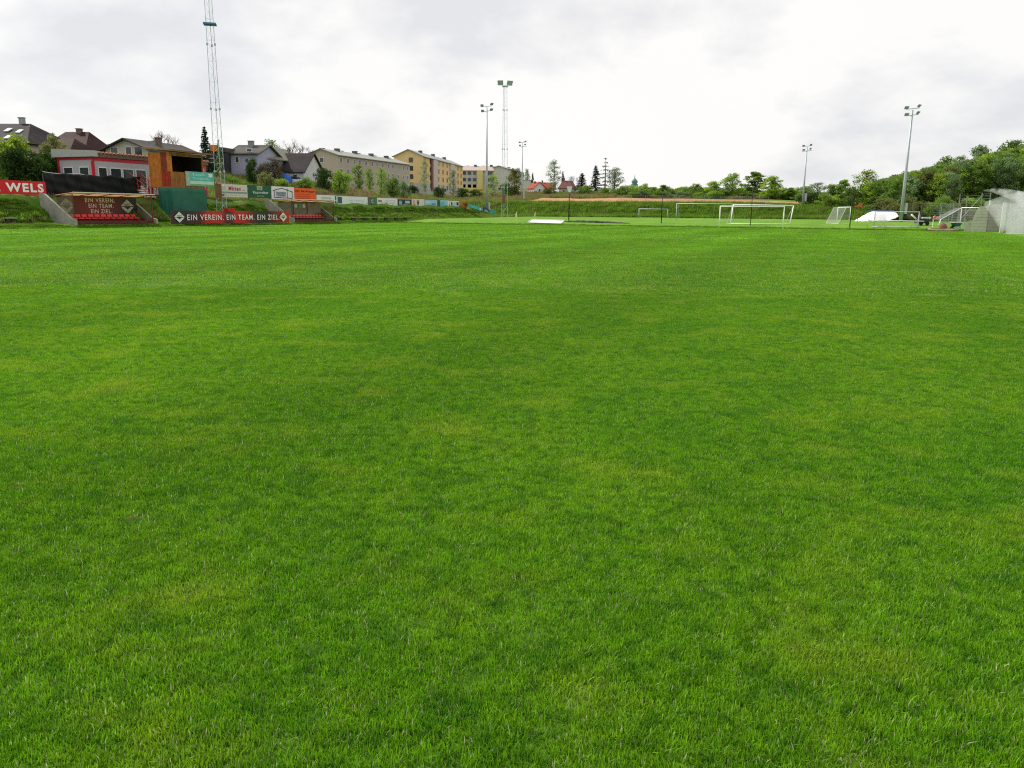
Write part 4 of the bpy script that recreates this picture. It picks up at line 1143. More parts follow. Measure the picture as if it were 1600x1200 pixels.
# ------------------------------------------------------------------ things at the far right: sheeted mound, clutter, walls, fence
def mound():
    # white sheet thrown over a heap
    a = at(1331, 347, 122); b_ = at(1402, 347, 119); x0, x1 = a.x, b_.x
    z0 = Hs((a.x + b_.x) / 2, 121); W = x1 - x0
    t = empty('sheeted_heap', (x0, 121, z0), 0, 'white plastic sheet drawn over a long heap, with a dark blue upper edge', 'covered heap')
    m = MB(); n, k = 36, 12; vs = []
    H0 = zat(1370, 330.5, 121) - z0
    for i in range(n + 1):
        f = i / n
        ht = H0 * min(1, (f / .42)) ** .9 if f < .95 else H0
        for j in range(k + 1):
            g_ = j / k
            low = 0.0 if f < .72 else H0 * .55 * (f - .72) / .28
            y = -1.6 + 1.9 * g_ + .06 * math.sin(i * .9 + j)
            z = low + (ht - low) * math.sin(g_ * math.pi / 2) ** 1.1 + .04 * math.sin(i * 1.3 + j * .9)
            vs.append((f * W * 1.07, y, max(z, .02 if f < .72 else z)))
    m.add(vs, [(i * (k + 1) + j, (i + 1) * (k + 1) + j, (i + 1) * (k + 1) + j + 1, i * (k + 1) + j + 1) for i in range(n) for j in range(k)])
    o = m.build('sheet', M('white_sheet', (.80, .80, .82), .5, .05, 1.0, bump=.3), t, True); o.modifiers.new('thickness', 'SOLIDIFY').thickness = .02
    e_ = MB(); e_.tube([(W * .36, .45, H0 * .95), (W * .7, .5, H0 + .05), (W * 1.07, .45, H0)], [.16, .2, .18], 8); e_.build('rolled_edge', M('dark_blue_sheet', (.05, .07, .14), .6, .2), t)
    MB().prism([(W * .3, 0), (W * .95, 0), (W * .98, H0 * .8), (W * .42, H0 * .8)], .35, 1.6).build('heap_core', M('heap_earth', (.10, .09, .06), .9, .3), t)
mound()
def grounded(px, Y): x = px_x(px, Y); return (x, Y, Hs(x, Y))
# orange sign on a stake
p = grounded(1341, 112)
t = empty('marker_board', p, 0, 'small rust orange board on a stake behind the black net pole', 'marker')
hh = zat(1341, 322, 112) - p[2]
MB().tube([(0, 0, 0), (0, 0, hh)], .04, 6).build('stake', rust, t); MB().prism([(-.55, hh - .12), (.1, hh - .1), (.45, hh - .22), (.5, hh + .3), (.1, hh + .42), (-.1, hh + .1), (-.55, hh + .05)], -.03, .03).build('board', M('rust_orange', (.45, .13, .05), .7, .2), t)
# low trailer with a white tank and a tube, beside the youth goal
p = grounded(1443, 93)
t = empty('field_trailer', p, .1, 'dark low trailer with a white top bar parked beside the youth goal', 'trailer')
MB().prism([(-.75, .25), (.55, .25), (.62, .62), (-.6, .72)], -.4, .4).build('body', M('dark_machine', (.03, .03, .035), .6, .3), t)
MB().box((.25, -.3, .86), (1.05, .18, .13)).build('top_bar', white, t)
for xx in (-.4, .35): MB().tube([(xx, -.48, .22), (xx, -.38, .22)], .22, 14).build('wheel', black, t)
p = grounded(1428, 94)
t = empty('white_tube', (p[0], p[1], p[2] + .75), 0, 'short white tube leaning on the rail of the youth goal', 'tube')
MB().tube([(-.25, 0, .42), (.32, 0, -.05)], .10, 8).build('tube_body', white, t, True)
MB().tube([(.30, 0, -.75), (.30, 0, -.05)], .04, 6).build('prop_stick', steel, t)
# orange-topped post
p = grounded(1460, 90)
t = empty('marker_post', p, 0, 'thin white post with an orange hood beside the pallet', 'post')
hh = zat(1460, 338, 90) - p[2]
MB().tube([(0, 0, 0), (0, 0, hh)], .05, 8).build('shaft', white, t)
MB().tube([(-.02, 0, hh - .28), (.12, 0, hh), (.30, 0, hh - .05), (.36, 0, hh - .42)], .11, 8).build('hood', M('hood_orange', (.60, .16, .07), .6, .1), t, True)
# pallet-like timber rim
p = grounded(1474, 84.5)
t = empty('timber_pallet', p, .05, 'low brown timber pallet frame lying on the grass by the netted goal', 'pallet')
m = MB()
for k in range(7): m.box((-1.35 + k * .45, 0, .24), (.3, 1.3, .04))
m.build('deck', M('old_timber', (.20, .13, .08), .85, .3), t)
MB().tube([(-1.75, -.55, .16), (-1.2, -.75, .10), (0, -.8, .08), (1.4, -.7, .14)], .10, 6).build('rim_log', M('pale_log', (.42, .33, .22), .8, .3), t, True)
for xx in (-1.2, 0, 1.2): MB().box((xx, 0, .11), (.1, 1.25, .22)).build('bearer', M('old_timber', (.20, .13, .08), .85, .3), t)
# red bundle
p = grounded(1477, 88)
def lump_mesh(rx, ry, rz_, seed, n=14, k=8):
    r = random.Random(seed); m = MB(); vs = []
    for i in range(n):
        for j in range(k + 1):
            a = 2 * math.pi * i / n; f = j / k * math.pi / 2; q = 1 + r.uniform(-.12, .12)
            vs.append((rx * math.cos(a) * math.cos(f) * q, ry * math.sin(a) * math.cos(f) * q, rz_ * math.sin(f) * q))
    m.add(vs, [(i * (k + 1) + j, ((i + 1) % n) * (k + 1) + j, ((i + 1) % n) * (k + 1) + j + 1, i * (k + 1) + j + 1) for i in range(n) for j in range(k)])
    return m
o = lump_mesh(.42, .35, .55, 3).build('cloth_bundle', M('bundle_red', (.22, .03, .03), .8, .3, 4), None, True); o.location = p
tag(o, 'dark red cloth bundle under the sloping goal net', 'bundle')
# teal wheelbarrow
p = grounded(1497, 86.5)
t = empty('wheelbarrow', p, .3, 'teal wheelbarrow with white rim standing by the concrete wall', 'wheelbarrow')
m = MB(); m.add([(-.55, -.3, .75), (.5, -.3, .70), (.5, .3, .70), (-.55, .3, .75), (-.3, -.2, .35), (.25, -.2, .35), (.25, .2, .35), (-.3, .2, .35)], [(0, 1, 5, 4), (1, 2, 6, 5), (2, 3, 7, 6), (3, 0, 4, 7), (4, 5, 6, 7)])
m.build('tray', M('barrow_teal', (.02, .14, .13), .5, .1), t)
MB().tube([(-.55, -.3, .76), (.5, -.3, .71), (.5, .3, .71), (-.55, .3, .76), (-.55, -.3, .76)], .03, 6).build('rim', white, t)
MB().tube([(-.5, -.06, .22), (-.5, .06, .22)], .22, 14).build('wheel', black, t)
for yy in (-.26, .26):
    MB().tube([(-.5, yy * .3, .22), (.3, yy, .38), (1.0, yy, .68)], .025, 6).build('handle', steel, t); MB().tube([(.3, yy, .4), (.35, yy, 0)], .025, 6).build('leg', steel, t)

# concrete walls
pale_c = M('pale_concrete', (.50, .49, .43), .9, .10, 1.2, bump=.3, dirt=.35)
def courses(m_, parent, x0, x1, y, z0, z1, st=.28, name='course_joints'):
    q = MB(); z = z0 + st
    while z < z1 - .05:
        q.box(((x0 + x1) / 2, y, z), (x1 - x0, .012, .018)); z += st
    q.build(name, m_, parent)
jm = M('joint_grey', (.30, .29, .26), .9, .1)
def curved_wall():
    Y = 80.5; A = at(1518, 357, Y); B_ = at(1540.5, 359.5, Y - .6); D_ = at(1560, 360, Y - .6); z0 = Hs(A.x, A.y) - .1
    t = empty('concrete_wall', (A.x, A.y, z0), math.atan2(B_.y - A.y, B_.x - A.x), 'pale concrete block wall with a curved shoulder in front of the spray', 'wall')
    W = (B_ - A).length; h = zat(1541, 321, Y) - z0; hl = zat(1519, 345, Y) - z0
    pts_ = [(0, 0), (W, 0), (W, h)] + [(W * (1 - .62 * f) , h - (h * .04) * f) for f in (.5, 1.0)] + [(W * .22, h * .84), (W * .08, h * .62), (0, h * .45)]
    MB().prism(pts_, 0, .3).build('end_block', pale_c, t)
    q = MB()
    z = .3
    while z < h - .1:
        xl = 0 if z < h * .42 else W * (.06 + .36 * (z - h * .42) / (h * .58)); q.box(((xl + W) / 2 + .02, -.004, z), (W - xl - .04, .012, .018)); z += .3
    q.build('joints', jm, t)
    L2 = (D_ - B_).length
    # return wall going back
    MB().box((W + L2 / 2, .25, h / 2 + .05), (L2, .3, h + .1)).build('return_wall', M('rose_concrete', (.36, .31, .31), .9, .12, 1.5, dirt=.3), t)
    MB().box((W + .02, .1, h + .22), (.12, .12, .5)).build('cap_post', white, t)
    courses(jm, t, W + .05, W + L2, .095, 0, h, .3)
    MB().box((-W * .2, 1.8, .5), (W * .6, .3, 1.0)).build('low_block', pale_c, t)
curved_wall()
def big_wall():
    Y = 76.5; A = at(1562, 362, Y); z0 = Hs(A.x, A.y) - .1; W = 9.5; h = zat(1580, 318, Y) - z0
    t = empty('concrete_wall', (A.x, A.y, z0), ROT_F, 'long grey block wall half hidden by the sprinkler spray', 'wall')
    MB().box((W / 2, .15, h / 2), (W, .3, h)).build('wall_body', M('grey_blocks', (.40, .40, .39), .9, .12, 1.0, bump=.3, dirt=.3), t)
    MB().box((.12, -.06, h / 2 + .05), (.26, .12, h + .1)).build('end_post', pale_c, t)
    MB().box((.42, -.04, h / 2), (.10, .08, h)).build('gate_post', M('dark_blue_steel', (.05, .065, .09), .5, .1), t)
    MB().box((3.2, -.02, h * .5), (2.6, .03, .12)).build('cable_duct', M('duct_grey', (.22, .23, .25), .7, .1), t)
    courses(jm, t, .6, W, -.004, 0, h, .3)
big_wall()

# tall wire fence and its leaning posts near the wall
wire = M('fence_wire', (.20, .23, .22), .6, .1)
def fence_run():
    specs = [(1470, 100, 320, 346), (1489, 97, 318, 342), (1498.5, 96, 303, 344), (1509.5, 95, 306, 340), (1533, 92, 301, 335), (1546, 90, 302, 335)]
    base = grounded(1470, 100)
    t = empty('wire_fence', base, 0, 'tall wire fence of grey posts running towards the concrete walls', 'fence')
    tops = []
    for px, Y, yt, _ in specs:
        p = grounded(px, Y); x, y, z = p[0] - base[0], p[1] - base[1], p[2] - base[2]; h = zat(px + 3, yt, Y) - p[2]
        xt = px_x(px + 2, Y, yt) - base[0]
        MB().tube([(x, y, z - .1), (xt, y, z + h)], .045, 6).build('fence_post', M('fence_post_grey', (.22, .25, .24), .7, .1), t); tops.append((x, y, z, h))
    st = MB()
    for (x, y, z, h) in (tops[4],):
        st.tube([(x - 2.6, y + .3, z), (x, y, z + h * .95)], .035, 5)
    st.build('braces', steel, t)
    w_ = MB()
    for (a, b_) in zip(tops[:-1], tops[1:]):
        hm = min(a[3], b_[3])
        for f in np.linspace(.08, 1, 12):
            w_.tube([(a[0], a[1], a[2] + hm * f), (b_[0], b_[1], b_[2] + hm * f)], .010, 3, False)
    w_.build('wires', wire, t)
fence_run()
def mesh_fence(pxa, Ya, pxb, Yb, h, label, n, col=None):
    a = grounded(pxa, Ya); b_ = grounded(pxb, Yb)
    t = empty('wire_fence', a, 0, label, 'fence')
    pts_ = []
    for k in range(n + 1):
        f = k / n; x = (b_[0] - a[0]) * f; y = (b_[1] - a[1]) * f; z = Hs(a[0] + x, a[1] + y) - a[2]
        MB().tube([(x, y, z - .1), (x, y, z + h)], .035, 5).build('fence_post', M('fence_post_grey', (.22, .25, .24), .7, .1), t); pts_.append((x, y, z))
    w_ = MB()
    for p_, q_ in zip(pts_[:-1], pts_[1:]):
        for f in np.linspace(.05, 1, 9): w_.tube([(p_[0], p_[1], p_[2] + h * f), (q_[0], q_[1], q_[2] + h * f)], .012, 3, False)
        for f in np.linspace(0, 1, 9)[1:-1]:
            xx = p_[0] + (q_[0] - p_[0]) * f; yy = p_[1] + (q_[1] - p_[1]) * f; zz_ = p_[2] + (q_[2] - p_[2]) * f
            w_.tube([(xx, yy, zz_), (xx, yy, zz_ + h)], .010, 3, False)
    w_.build('wires', wire, t)
mesh_fence(1375, 132, 1500, 112, 2.6, 'pale wire fence at the foot of the wooded hill', 9)
mesh_fence(965, 176, 1200, 158, 1.6, 'distant wire fence along the top of the far green bank', 10)

# ------------------------------------------------------------------ sprinkler spray
spm = bpy.data.materials.new('water_spray'); spm.use_nodes = True
t = spm.node_tree; t.nodes.clear()
pv = N(t, 'ShaderNodeVolumePrincipled', ins={'Color': (.95, .96, 1, 1), 'Density': 0.0, 'Anisotropy': .3})
gc = N(t, 'ShaderNodeTexCoord'); nn = N(t, 'ShaderNodeTexNoise', ins={'Scale': .7, 'Detail': 4.0, 'Distortion': .4}); t.links.new(gc.outputs['Object'], nn.inputs[0])
mr = N(t, 'ShaderNodeMapRange', ins={'From Min': .35, 'From Max': .75, 'To Min': 0.05, 'To Max': .60}); t.links.new(nn.outputs['Fac'], mr.inputs['Value'])
t.links.new(mr.outputs[0], pv.inputs['Density'])
oo = N(t, 'ShaderNodeOutputMaterial'); t.links.new(pv.outputs[0], oo.inputs['Volume'])
spj = bpy.data.materials.new('water_jet'); spj.use_nodes = True
t = spj.node_tree; t.nodes.clear()
pv = N(t, 'ShaderNodeVolumePrincipled', ins={'Color': (.97, .98, 1, 1), 'Density': 0.5})
gc = N(t, 'ShaderNodeTexCoord'); nn = N(t, 'ShaderNodeTexNoise', ins={'Scale': 2.2, 'Detail': 5.0, 'Distortion': .6}); t.links.new(gc.outputs['Object'], nn.inputs[0])
mr = N(t, 'ShaderNodeMapRange', ins={'From Min': .38, 'From Max': .7, 'To Min': 0.1, 'To Max': 1.5}); t.links.new(nn.outputs['Fac'], mr.inputs['Value']); t.links.new(mr.outputs[0], pv.inputs['Density'])
oo = N(t, 'ShaderNodeOutputMaterial'); t.links.new(pv.outputs[0], oo.inputs['Volume'])
def spray():
    Y = 70
    o0 = at(1600, 330, Y)
    arc = [(1536, 298, .05), (1552, 297.5, .20), (1570, 301, .34), (1590, 307, .50), (1612, 316, .7), (1650, 335, .8)]
    m = MB(); m.tube([at(px, py, Y) - o0 for px, py, r in arc], [r for *_, r in arc], 12)
    j = m.build('water_spray', spj, None, True); j.location = o0
    tag(j, 'white arc of water thrown by a sprinkler above the block wall', 'water jet', kind='stuff')
    spl = [(1538, 318, .15), (1556, 322, .8), (1580, 330, 1.7), (1610, 338, 2.4), (1660, 340, 2.6)]
    m = MB(); m.tube([at(px, py, Y - .5) - o0 for px, py, r in spl], [r for *_, r in spl], 16)
    j = m.build('water_mist', spm, None, True); j.location = o0
    tag(j, 'pale drifting mist of sprinkler water in front of the block wall', 'mist', kind='stuff')
spray()

# ------------------------------------------------------------------ houses and blocks
def gable(name, x, y, z0, rz, L, D, h, rise, wallm, roofm_, label, cat='house', ridge='x', over=.5, wins=(), chim=(), hip=0.0, group=None, extra=None):
    """footprint 0..L along local x (front), 0..D back; h eaves, rise ridge"""
    t = empty(name, (x, y, z0), rz, label, cat, group)
    m = MB()
    if ridge == 'x':
        m.prism([(0, 0), (D, 0), (D, h), (D / 2, h + (rise if not hip else 0)), (0, h)], 0, L, 'x')
    else:
        m.prism([(0, 0), (L, 0), (L, h), (L / 2, h + (rise if not hip else 0)), (0, h)], 0, D, 'y')
    m.build('wall', wallm, t)
    r = MB(); th = .16
    if ridge == 'x':
        k = over * rise / (D / 2); hp = hip
        A = [(-over, -over, h - k), (L + over, -over, h - k), (L - hp + (over if not hp else 0), D / 2, h + rise), (hp - (over if not hp else 0), D / 2, h + rise), (-over, D + over, h - k), (L + over, D + over, h - k)]
        up = [(a, b_, c + th) for a, b_, c in A]
        fs = [(6, 7, 8, 9), (9, 8, 11, 10), (0, 3, 2, 1), (3, 4, 5, 2), (0, 1, 7, 6), (5, 4, 10, 11)]
        fs += [(7, 11, 8), (6, 9, 10), (0, 4, 3), (1, 2, 5)] if hp else [(1, 2, 8, 7), (2, 5, 11, 8), (3, 0, 6, 9), (4, 3, 9, 10)]
        r.add(A + up, fs)
    else:
        k = over * rise / (L / 2)
        A = [(-over, -over, h - k), (L / 2, -over, h + rise), (L + over, -over, h - k), (-over, D + over, h - k), (L / 2, D + over, h + rise), (L + over, D + over, h - k)]
        up = [(a, b_, c + th) for a, b_, c in A]
        r.add(A + up, [(6, 7, 10, 9), (7, 8, 11, 10), (0, 3, 4, 1), (1, 4, 5, 2), (0, 1, 7, 6), (1, 2, 8, 7), (3, 9, 10, 4), (4, 10, 11, 5), (0, 6, 9, 3), (2, 5, 11, 8)])
    ro = r.build('roof', roofm_, t)
    for (cx, cy, cw, ch, cm) in chim:
        zz_ = h + rise - abs((cy - D / 2) if ridge == 'x' else (cx - L / 2)) * rise / ((D if ridge == 'x' else L) / 2)
        MB().box((cx, cy, zz_ + ch / 2 - .25), (cw, cw, ch + .5)).box((cx, cy, zz_ + ch + .04), (cw + .14, cw + .14, .08)).build('chimney', cm, ro)
    for wn in wins:
        face, a, z, w_, hh_ = wn[:5]
        if face == 'y': window(t, a, 0, z, w_, hh_, 'y', *(wn[5:] or ()))
        else: window(t, 0, a, z, w_, hh_, 'x', *(wn[5:] or ()))
    if extra: extra(t, ro)
    return t
slate = plank_mat('dark_roof_tiles', (.030, .026, .028), .35, 'Z', .7)
browntile = plank_mat('brown_roof_tiles', (.050, .026, .024), .35, 'Z', .7)
greytile = plank_mat('grey_roof_tiles', (.085, .080, .075), .35, 'Z', .75)
redtile = plank_mat('red_roof_tiles', (.34, .07, .04), .4, 'Z', .75)
brick = M('brick_stack', (.16, .11, .09), .9, .3, 4)
cream = M('cream_render', (.52, .50, .42), .9, .06, .5)
def skylights(spots, W_=.9, H__=1.1):
    def f(t, ro):
        for (x, y, z, ang) in spots:
            o = MB().box((0, 0, 0), (W_, H__, .08)).build('skylight', M('skylight_pane', (.75, .78, .8), .2, .05), ro)
            o.location = (x, y, z); o.rotation_euler = (ang, 0, 0)
    return f
def site(px, Y): x = px_x(px, Y, 300); return x, Y
# 1: big dark roof, front slope towards the pitch, hipped
x, y = site(-75, 92); z0 = Hs(x, y) - .5; zr_ = zat(20, 196, 97); ze = zat(60, 224, 92)
gable('house', x, y, z0, R(-4), 9.3, 10, ze - z0, zr_ - ze, cream, slate, 'large dark roofed house with skylights above the bright bush', hip=2.6, over=.5,
      chim=[(5.6, 5.2, .5, .9, M('grey_stack', (.32, .36, .34), .8, .1))], extra=skylights([(5.4, 2.9, (ze - z0) + (zr_ - ze) * .70, math.atan2(zr_ - ze, 5)), (6.9, 2.6, (ze - z0) + (zr_ - ze) * .62, math.atan2(zr_ - ze, 5)), (6.7, .9, (ze - z0) + (zr_ - ze) * .30, math.atan2(zr_ - ze, 5)), (8.5, .2, (ze - z0) + (zr_ - ze) * .10, math.atan2(zr_ - ze, 5))], .55, .9),
      wins=[('y', 3, 1.8, 1.2, 1.3), ('y', 6, 1.8, 1.2, 1.3)])
# 1b lower brown roof in front
x, y = site(56, 88); z0 = Hs(x, y) - .5; ze = zat(70, 240, 88); zr_ = zat(60, 219, 91)
gable('house', x, y, z0, R(-8), 4.2, 6, ze - z0, zr_ - ze, cream, browntile, 'low house with reddish brown roof behind the dark hedge', hip=1.2, over=.4, wins=[('y', 1.5, 1.4, 1.0, 1.0)])
# 2
x, y = site(56, 108); z0 = Hs(x, y) - .5; ze = zat(110, 243, 108); zr_ = zat(100, 208.5, 113)
gable('house', x, y, z0, R(-6), 7.0, 9.5, ze - z0, zr_ - ze, cream, browntile, 'house with steep brown hipped roof right behind the clubhouse', hip=1.8, over=.5,
      chim=[(3.9, 4.6, .6, .6, brick)], wins=[('y', 3, 1.8, 1.2, 1.3), ('y', 5, 1.8, 1.2, 1.3)])
# 3 cream gable with grey roof
x, y = site(171, 110); z0 = Hs(x, y) - .5; ze = zat(175, 234, 110); zr_ = zat(195, 218.5, 110)
gable('house', x, y, z0, R(-14), 6.6, 11, ze - z0, zr_ - ze, cream, greytile, 'cream gabled house with grey roof beside the wooden cabin', ridge='y', over=.7,
      wins=[('y', 3.6, (ze - z0) * .93, .9, 1.1), ('y', 5.1, (ze - z0) * .93, 1.2, 1.1), ('y', 1.4, 3, 1.1, 1.2)], chim=[(5.2, 4, .6, 1.2, brick)])
x, y = site(153, 116); z0 = Hs(x, y) - .5; ze = zat(153, 232, 116); zr_ = zat(165, 218, 116)
gable('house', x, y, z0, R(-4), 9.5, 8, ze - z0, zr_ - ze, M('dark_cladding', (.06, .05, .045), .8, .2), slate, 'dark clad house half hidden behind the cream gabled house', ridge='x', hip=2.5, over=.5)
# 4 lilac house
lil = M('lilac_render', (.38, .38, .50), .9, .06, .5); drk = M('dark_timber', (.04, .042, .05), .8, .3)
x, y = site(363, 138); z0 = Hs(x, y) - .6; ze = zat(375, 240, 138); zr_ = zat(382, 227, 141)
t4 = gable('house', x, y, z0, R(-6), 4.8, 9, ze - z0, zr_ - ze, lil, greytile, 'lilac grey house with a dark timber wing behind the lattice mast', over=.5,
      chim=[(2.2, 3.6, .8, 1.0, M('greenish_stack', (.22, .26, .24), .8, .1))], wins=[('y', 1.2, 3.4, .6, 1.0), ('y', 3.4, 4.9, .9, .5)])
MB().box((-1.5, .5, (ze - z0) * .5), (3.2, 5, (ze - z0) * .98)).build('timber_wing', drk, t4)
window(t4, -2.3, -2.0, (ze - z0) * .72, .9, .7); window(t4, -.7, -2.0, (ze - z0) * .72, .9, .6)
MB().prism([(-2.7, ze - z0 + .05), (.2, ze - z0 + .05), (.2, ze - z0 + .8), (-1.6, ze - z0 + .95)], -2.2, 2.5).build('wing_roof', greytile, t4)
MB().box((-1.6, -2.4, ze - z0 + .7), (1.5, .08, 1.0)).build('awning', M('orange_awning', (.55, .20, .05), .7, .1), t4)
MB().box((-3.2, -2.4, ze - z0 + 1.0), (1.2, .08, .9)).build('pale_panel', M('pale_blue_panel', (.42, .50, .58), .6, .1), t4)
x, y = site(384, 143); z0 = Hs(x, y) - .6; ze = zat(400, 244, 143); zr_ = zat(394, 228, 143)
gable('house', x, y, z0, R(-16), 4.2, 9, ze - z0, zr_ - ze, lil, M('olive_roof', (.22, .21, .17), .8, .1), 'narrow lilac gable with pale olive roof beside the lilac grey house', ridge='y', over=.7, wins=[('y', 2.0, 3.6, .7, .9)])
# 5 dark slate roof and A-frame
x, y = site(408, 146); z0 = Hs(x, y) - .6; ze = zat(440, 268, 146); zr_ = zat(440, 241, 150)
gable('house', x, y, z0, R(-10), 8.2, 8.5, ze - z0, zr_ - ze, M('whitewash', (.60, .60, .62), .9, .06, .5), slate, 'long low house with a big dark slate roof behind bare bushes', over=.4, wins=[('y', 2.0, .9, .8, .8), ('y', 6.6, .9, .8, .8)])
x, y = site(468, 150); z0 = Hs(x, y) - .6; ze = zat(470, 270, 150); zr_ = zat(473, 246, 150)
gable('house', x, y, z0, R(6), 2.7, 7.5, ze - z0, zr_ - ze, M('whitewash', (.60, .60, .62), .9, .06, .5), M('near_black_roof', (.018, .024, .03), .7, .2), 'steep white fronted gable with near black roof at the end of the slate roof', ridge='y', over=.25, wins=[('y', 1.3, 2.0, .5, .8)])

# apartment blocks
def block(name, pxa, Ya, pxb, Yb, depth, yt_a, yb_a, rise, wallm, roofm_, label, rows, cols, ww, wh, gw=(), chims=8, skip=(), col_m=None, strips=(), z_off=0.0, plinth=None, balc=False, fm=None):
    xa, xb = px_x(pxa, Ya, yt_a), px_x(pxb, Yb, yt_a)
    d = Vector((xb - xa, Yb - Ya)); L = d.length; rz = math.atan2(d.y, d.x)
    zt = zat(pxa, yt_a, Ya); zb = zat(pxa, yb_a, Ya); h = zt - zb
    z0 = zb
    wins = []
    for r_ in range(rows):
        for c in range(cols):
            if (r_, c) in skip: continue
            jit = .25 * ((c * 7 + r_ * 3) % 3 - 1)
            wins.append(('y', L * (c + .5) / cols + jit, h * (r_ + .55) / rows, ww * (1 if (c + r_) % 4 else .7), wh))
    for (yy, r_) in gw: wins.append(('x', depth * yy, h * (r_ + .55) / rows, ww, wh))
    chim = [(L * (k + .5) / chims, depth * (.45 if k % 2 else .62), 1.1, .7, M('dark_stack', (.10, .11, .12), .8, .2)) for k in range(chims)]
    if fm: wins = [w_ + (fm,) for w_ in wins]
    t = gable(name, xa, Ya, z0, rz, L, depth, h, rise, wallm, roofm_, label, 'apartment block', 'x', .6, wins, chim, group='apartment blocks on the hillside')
    MB().box((L / 2, depth / 2, -2.0), (L - .02, depth - .02, 4.02)).build('basement', plinth or wallm, t)
    if plinth:
        MB().box((L / 2, depth / 2, .06 + h / rows * .38), (L + .06, depth + .06, h / rows * .76)).build('plinth', plinth, t)
    for (f0, f1, mm_, pr) in strips:
        MB().box((L * (f0 + f1) / 2, -pr / 2, h / 2), (L * (f1 - f0), pr, h)).build('stair_tower', mm_, t)
    if balc:
        for r_ in range(rows):
            for c in (1, 5): 
                pass
    return t, L, h
taupe = M('taupe_render', (.42, .37, .31), .9, .06, .3); ygr = M('yellow_render', (.68, .51, .25), .9, .05, .3); paleg = M('pale_grey_render', (.42, .42, .40), .9, .05, .3); lemon = M('lemon_render', (.58, .52, .20), .9, .05, .3)
olive_roof = M('grey_green_roof', (.27, .28, .255), .8, .1, .5)
block('apartment_block', 528, 210, 640, 250, 9.5, 242, 293, 1.5, taupe, olive_roof, 'long taupe three storey apartment block with a row of roof vents', 3, 13, 1.2, 1.25, gw=[(.5, 2), (.45, 1), (.5, 0)], chims=9, fm=white)
block('apartment_block', 661, 262, 723, 318, 9.5, 244, 296, 2.0, ygr, M('pale_grey_roof', (.26, .29, .27), .8, .1, .5), 'tall yellow apartment block with dark roof stacks and a pale stair tower', 4, 10, 1.3, 1.4, gw=[(.42, 3), (.42, 2), (.42, 1), (.42, 0)], chims=7, plinth=paleg,
      strips=[(.20, .30, M('pale_tower_render', (.52, .47, .42), .9, .05), .5), (.155, .185, M('dark_red_strip', (.16, .06, .05), .8, .2), .35), (.62, .74, M('pale_tower_render', (.52, .47, .42), .9, .05), .4)], skip=[(r_, c) for r_ in range(4) for c in (2, 6)], fm=M('dark_window_frames', (.20, .10, .06), .7))
block('apartment_block', 723, 335, 786, 335, 12, 266, 296, 1.9, paleg, M('rose_roof', (.40, .33, .29), .8, .1), 'low pale grey apartment block with a yellow stair tower and yellow base', 3, 9, 1.4, 1.3, chims=5, plinth=lemon, strips=[(.36, .50, lemon, .9)], skip=[(r_, c) for r_ in range(3) for c in (3, 4)], fm=M('grey_window_frames', (.30, .30, .30), .7))
block('apartment_block', 787, 330, 819, 372, 4, 262, 298, .7, M('offwhite_render', (.50, .50, .46), .9, .05, .3), olive_roof, 'off white apartment block end behind the dark round tree', 3, 4, 1.2, 1.3, chims=1, fm=white)
x, y = site(817, 300); z0 = zat(817, 302, 300)
t = empty('flat_roofed_hall', (x, y, z0), 0, 'windowless flat roofed pale hall beside the off white block', 'hall')
MB().box((1.8, 4, 2.3), (3.8, 8, 4.6)).build('wall', M('offwhite_render', (.50, .50, .46), .9, .05, .3), t); MB().box((1.8, 4, 4.68), (4.1, 8.3, .16)).build('roof', olive_roof, t); window(t, 2.6, 0, 1.2, .7, 1.0)
x, y = site(801, 280); z0 = zat(801, 303, 280)
t = empty('garden_wall', (x, y, z0 - 1.5), R(-3), 'long low cream wall in front of the red roofed house', 'wall')
MB().box((6.6, .15, 1.5), (13.2, .3, 2.9)).build('wall_body', M('cream_wall', (.52, .52, .36), .9, .08, .5), t); MB().box((6.6, .15, 3.0), (13.4, .44, .1)).build('coping', paleg, t)
x, y = site(834, 270); z0 = zat(834, 300, 270) - 1; ze = zat(834, 293, 270); zr_ = zat(845, 284.5, 270)
gable('house', x, y, z0, R(18), 4.0, 6, ze - z0, zr_ - ze, M('whitewash', (.60, .60, .62), .9, .06, .5), redtile, 'small white house with bright red tiled roof', ridge='y', over=.4, wins=[('y', 2, 1.6, .8, .8)], chim=[(1.4, 3, .5, .8, brick)])
x, y = site(841, 274); ze = zat(850, 294, 270)
gable('house', x, y, z0, R(-4), 5.4, 6, ze - z0, zr_ - ze, M('whitewash', (.60, .60, .62), .9, .06, .5), redtile, 'red roofed wing adjoining the small white house', ridge='x', over=.4, wins=[('y', 2.5, 1.4, .8, .8)], chim=[(1.2, 3, .5, .7, brick)])
x, y = site(873, 262); z0 = zat(873, 302, 262) - 1; ze = zat(875, 293.5, 262); zr_ = zat(882, 283, 265)
gable('house', x, y, z0, R(-6), 5.3, 6.5, ze - z0, zr_ - ze, cream, M('maroon_roof', (.13, .05, .045), .8, .2), 'cream house with dark maroon roof between the birch and the conifer', hip=1.2, over=.4, wins=[('y', 1.6, 1.6, .8, .9), ('y', 3.6, 1.6, .8, .9)], chim=[(1.5, 3.2, .5, .8, brick)])
